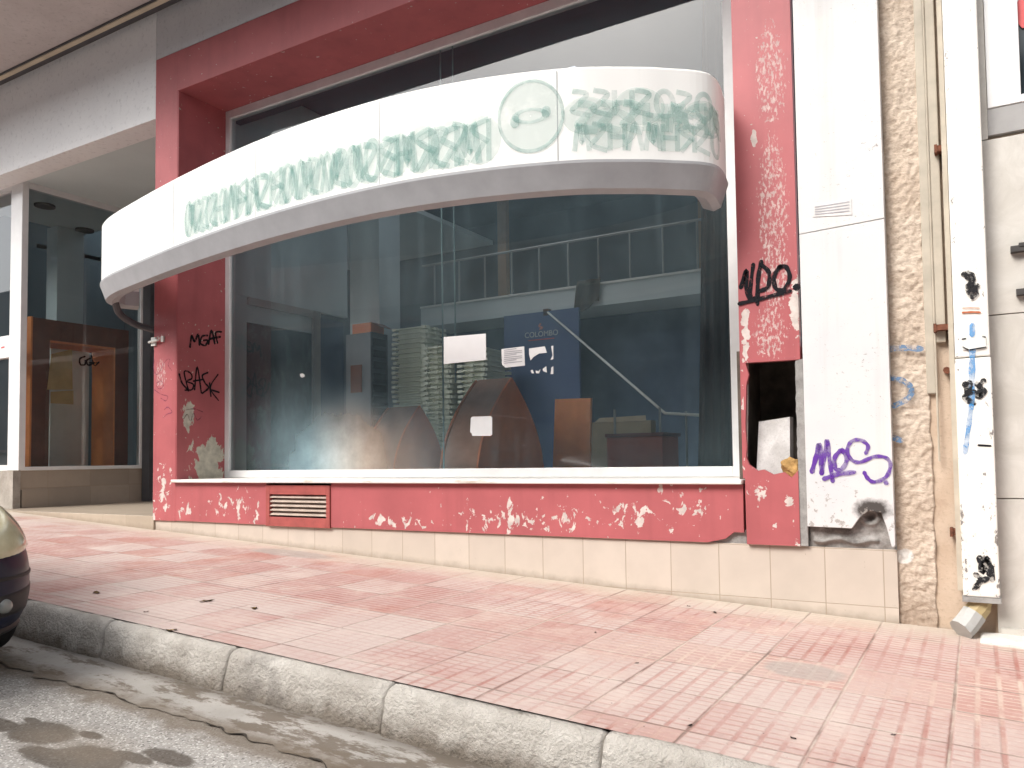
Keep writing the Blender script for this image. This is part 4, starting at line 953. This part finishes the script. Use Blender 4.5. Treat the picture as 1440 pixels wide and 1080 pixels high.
# ================================================================== FALLEN LEAVES
def leaf_mesh(mat):
    bm = bmesh.new(); c = bm.verts.new((0, 0, .008)); ring = []
    for k in range(9):
        a = 2*math.pi*k/9; r = .022*(1+.35*math.sin(3*a)+.2*math.cos(2*a)); ring.append(bm.verts.new((r*1.5*math.cos(a), r*math.sin(a), .004+.009*abs(math.sin(a*1.5)))))
    for k in range(9): bm.faces.new((c, ring[k], ring[(k+1) % 9]))
    bmesh.ops.solidify(bm, geom=bm.faces[:], thickness=.0015); return link('fallen_leaf', bm, mat, smooth=True)
lf = leaf_mesh(M_leaf)
spots = [(968, 853, 1.1), (1005, 862, 1.5), (837, 890, .8), (970, 1021, .9), (1115, 1039, .9), (1256, 1034, .7), (205, 861, 1.1), (895, 933, .8), (728, 1001, .9)]
for i, (x, y, s_) in enumerate(spots):
    o = lf if i == 0 else lf.copy()
    if i: C.objects.link(o)
    p = onground(x, y); o.location = (p.x, p.y, pave_z(p.x)+.002+(.004 if p.y < -2.43 else 0)); o.rotation_euler = (0, -SL*0, random.uniform(0, 6.28)); s_ *= .38; o.scale = (s_, s_, s_*.7)
    tag(o, 'tiny dark scrap of dead leaf on the pale paving', 'leaf', 'dark leaf scraps on the paving')
lf2 = leaf_mesh(M_leaf2)
for i, (x, y, s_) in enumerate([(290, 846, 2.2), (357, 856, 1.7), (240, 887, 1.6), (135, 834, 2.0)]):
    o = lf2 if i == 0 else lf2.copy()
    if i: C.objects.link(o)
    p = onground(x, y); o.location = (p.x, p.y, pave_z(p.x)+.002); o.rotation_euler = (0, 0, random.uniform(0, 6.28)); s_ *= .5; o.scale = (s_, s_, s_*.5)
    tag(o, 'tan dry leaf on the pink paving near the parked car', 'leaf', 'tan leaves near the car')

# ================================================================== PARKED CAR
car = thing('parked_car', 'dark navy hatchback with a yellowed headlight parked against the kerb', 'car', (-5.9, -3.61, road_z(-5.9)))
CARX = -4.12                               # nose
M_carw = Matrix.Translation((CARX, -3.61, road_z(CARX))) @ Matrix.Rotation(math.atan(-SL), 4, 'Y') @ Matrix.Diagonal((1, 1, 1.09, 1))
#            x     zb   yb   zs   ys   zm   ym   zsh  ysh  zt   yt   zc
stn = [( .00, .22, .42, .30, .50, .46, .50, .56, .48, .62, .42, .64),
       (-.05, .20, .55, .28, .64, .45, .655, .60, .61, .69, .50, .71),
       (-.16, .19, .66, .27, .745, .45, .77, .63, .72, .765, .56, .785),
       (-.34, .18, .74, .26, .81, .45, .835, .66, .795, .83, .60, .86),
       (-.62, .18, .76, .26, .84, .45, .86, .70, .835, .885, .66, .92),
       (-1.05, .18, .76, .26, .85, .45, .87, .74, .85, .93, .70, .975),
       (-1.6, .18, .76, .26, .85, .45, .875, .76, .86, .95, .74, 1.0),
       (-2.6, .18, .76, .26, .85, .45, .875, .78, .86, .97, .74, 1.0),
       (-3.4, .19, .75, .27, .84, .46, .865, .80, .84, .98, .72, 1.0),
       (-3.72, .21, .68, .30, .77, .48, .79, .80, .77, .97, .64, .99),
       (-3.84, .26, .52, .33, .62, .5, .65, .78, .63, .93, .52, .95)]
bm = bmesh.new(); rings = []
for (x, zb_, yb, zs_, ys, zm, ym, zh, yh, zt_, yt, zc) in stn:
    half = [(0, zb_), (yb, zb_), (ys, zs_), (ym, zm), (yh, zh), (yt, zt_), (yt*.5, zt_*.25+zc*.75)]
    ring = half+[(0, zc)]+[(-y, z) for y, z in half[:0:-1]]
    rings.append([bm.verts.new(M_carw @ V((x, y, z))) for y, z in ring])
n = len(rings[0])
for a, b in zip(rings, rings[1:]):
    for k in range(n): bm.faces.new((a[k], a[(k+1) % n], b[(k+1) % n], b[k]))
bm.faces.new(rings[0]); bm.faces.new(rings[-1][::-1])
body = link('body', bm, M_car, car, smooth=True); ss = body.modifiers.new('sub', 'SUBSURF'); ss.levels = ss.render_levels = 3
dg = bpy.context.evaluated_depsgraph_get(); dg.update()
eo = body.evaluated_get(dg); em = eo.to_mesh(); bvh = BVHTree.FromPolygons([wmat(body) @ v.co for v in em.vertices], [p.vertices[:] for p in em.polygons]); eo.to_mesh_clear()
ctr = V((-.75, 0, 0))
def skinpt(a, z, side, off):
    d = V((math.cos(a), side*math.sin(a), 0)); c = ctr+V((0, side*.30, z))
    o3 = M_carw @ (c+d*2.5); d3 = (M_carw.to_3x3() @ -d).normalized()
    hit, nn, *_ = bvh.ray_cast(o3, d3)
    if hit is None: hit = M_carw @ (c+d*.6); nn = -d3
    return hit+nn*off
def patch(name, a0, a1, zlo, zhi, side, mat, off=.008, bulge=.0, na=20, nz=8, parent=None):
    bm = bmesh.new(); G_ = []
    for j in range(nz+1):
        row = []
        for i in range(na+1):
            s_ = i/na; t = j/nz; a = math.radians(a0+(a1-a0)*s_); z = zlo(s_)*(1-t)+zhi(s_)*t
            e = math.sin(math.pi*s_)**.5*math.sin(math.pi*t)**.5 if 0 < s_ < 1 and 0 < t < 1 else 0
            row.append(bm.verts.new(skinpt(a, z, side, off+bulge*e if e else -.012)))
        G_.append(row)
    for j in range(nz):
        for i in range(na): bm.faces.new((G_[j][i], G_[j][i+1], G_[j+1][i+1], G_[j+1][i]))
    o = link(name, bm, mat, parent or car, smooth=True); return o
for side in (1, -1):
    hl = patch('headlight', 14, 74, lambda s: .545+.03*s, lambda s: .66+.14*math.sin(min(1, s*1.15)*1.75), side, M_lens, .006, .014)
    patch('fog_recess', 16, 52, lambda s: .285, lambda s: .40+.035*s, side, M_carblk, .004)
    ctrp = skinpt(math.radians(21), .345, side, .0); bm = bmesh.new(); bmesh.ops.create_uvsphere(bm, u_segments=18, v_segments=10, radius=.036)
    for v in bm.verts: v.co.x *= .6
    bmesh.ops.translate(bm, verts=bm.verts, vec=ctrp); link('fog_lamp', bm, M_foglens, car, smooth=True)
    patch('bumper_strip', 6, 84, lambda s: .455, lambda s: .475, side, M_carblk, .003, .002)
    patch('lower_lip', 2, 60, lambda s: .215, lambda s: .245, side, M_carblk, .012, .01)
patch('grille', -20, 20, lambda s: .54, lambda s: .60, 1, M_carblk, .006)
# cabin, wheels, mirrors, plate
bm = bmesh.new()
cab = [(-1.0, .74, .985, .74, .985), (-1.75, .72, .99, .56, 1.42), (-2.6, .73, 1.0, .58, 1.47), (-3.3, .72, 1.0, .55, 1.42), (-3.75, .66, .98, .6, 1.02)]
rg = [[bm.verts.new(M_carw @ V(p)) for p in ((x, -yb, zb_), (x, -yt, zt_), (x, yt, zt_), (x, yb, zb_))] for x, yb, zb_, yt, zt_ in cab]
for a, b in zip(rg, rg[1:]):
    for k in range(3): bm.faces.new((a[k], a[k+1], b[k+1], b[k]))
link('cabin_glass', bm, M_cglass, car)
bm = bmesh.new(); rf = [[bm.verts.new(M_carw @ V((x, y, z+.012*(1-abs(y)/.6)+.008))) for y in (-yt-.01, -yt*.5, 0, yt*.5, yt+.01)] for x, yt, z in ((-1.72, .56, 1.415), (-2.6, .58, 1.47), (-3.32, .55, 1.42))]
for a, b in zip(rf, rf[1:]):
    for k in range(4): bm.faces.new((a[k], a[k+1], b[k+1], b[k]))
link('roof', bm, M_car, car)
for side in (1, -1):
    for x in (-.75, -3.15):
        m_ = M_carw @ Matrix.Translation((x, side*.78, .285)) @ Matrix.Rotation(math.pi/2, 4, 'X')
        bm = bmesh.new(); bmesh.ops.create_cone(bm, cap_ends=True, segments=40, radius1=.285, radius2=.285, depth=.19, matrix=m_); ty = link('wheel', bm, M_tyre, car, bevel=.02)
        bm = bmesh.new(); bmesh.ops.create_cone(bm, cap_ends=True, segments=24, radius1=.18, radius2=.18, depth=.196, matrix=m_); link('rim', bm, M_rim, ty)
    bm = bmesh.new(); bmesh.ops.create_uvsphere(bm, u_segments=14, v_segments=8, radius=.1)
    for v in bm.verts: v.co = M_carw @ (V((v.co.x*.7, v.co.y, v.co.z*.65))+V((-1.35, side*.93, 1.02)))
    link('mirror', bm, M_car, car, smooth=True)

# ================================================================== ACROSS THE STREET (seen only in the glass)
op = thing('opposite_building', 'plain beige building across the street mirrored in the shop glass', 'building', (-3, -13.2, .3))
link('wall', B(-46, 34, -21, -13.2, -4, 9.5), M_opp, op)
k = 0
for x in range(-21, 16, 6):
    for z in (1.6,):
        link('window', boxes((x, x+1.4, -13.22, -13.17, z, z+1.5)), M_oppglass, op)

# ================================================================== LIGHT
sc = bpy.context.scene
w = bpy.data.worlds.new('World'); sc.world = w; w.use_nodes = True; nt = w.node_tree
sky = nt.nodes.new('ShaderNodeTexSky'); sky.sky_type = 'NISHITA'; sky.sun_disc = False
SUN = V((-.34, -.70, .76)).normalized()
sky.sun_elevation = math.asin(SUN.z); sky.sun_rotation = math.atan2(SUN.x, SUN.y)
sky.air_density = 1.0; sky.dust_density = 4.0; sky.ozone_density = .6
hs = nt.nodes.new('ShaderNodeHueSaturation'); hs.inputs['Saturation'].default_value = .30
bg = nt.nodes['Background']; nt.links.new(sky.outputs[0], hs.inputs['Color']); nt.links.new(hs.outputs[0], bg.inputs[0]); bg.inputs[1].default_value = .12
ld = bpy.data.lights.new('sun', 'SUN'); ld.energy = 1.0; ld.angle = math.radians(25); ld.color = (1, .965, .92)
lo = bpy.data.objects.new('sun', ld); C.objects.link(lo); lo.rotation_euler = (-SUN).to_track_quat('-Z', 'Y').to_euler(); lo.location = (4, -14, 14)
sc.view_settings.view_transform = 'Standard'; sc.view_settings.look = 'None'; sc.view_settings.exposure = 1.32; sc.view_settings.gamma = 1
sc.cycles.use_denoising = True; sc.cycles.max_bounces = 10; sc.cycles.diffuse_bounces = 5; sc.cycles.transparent_max_bounces = 12
sc.cycles.sample_clamp_indirect = 6
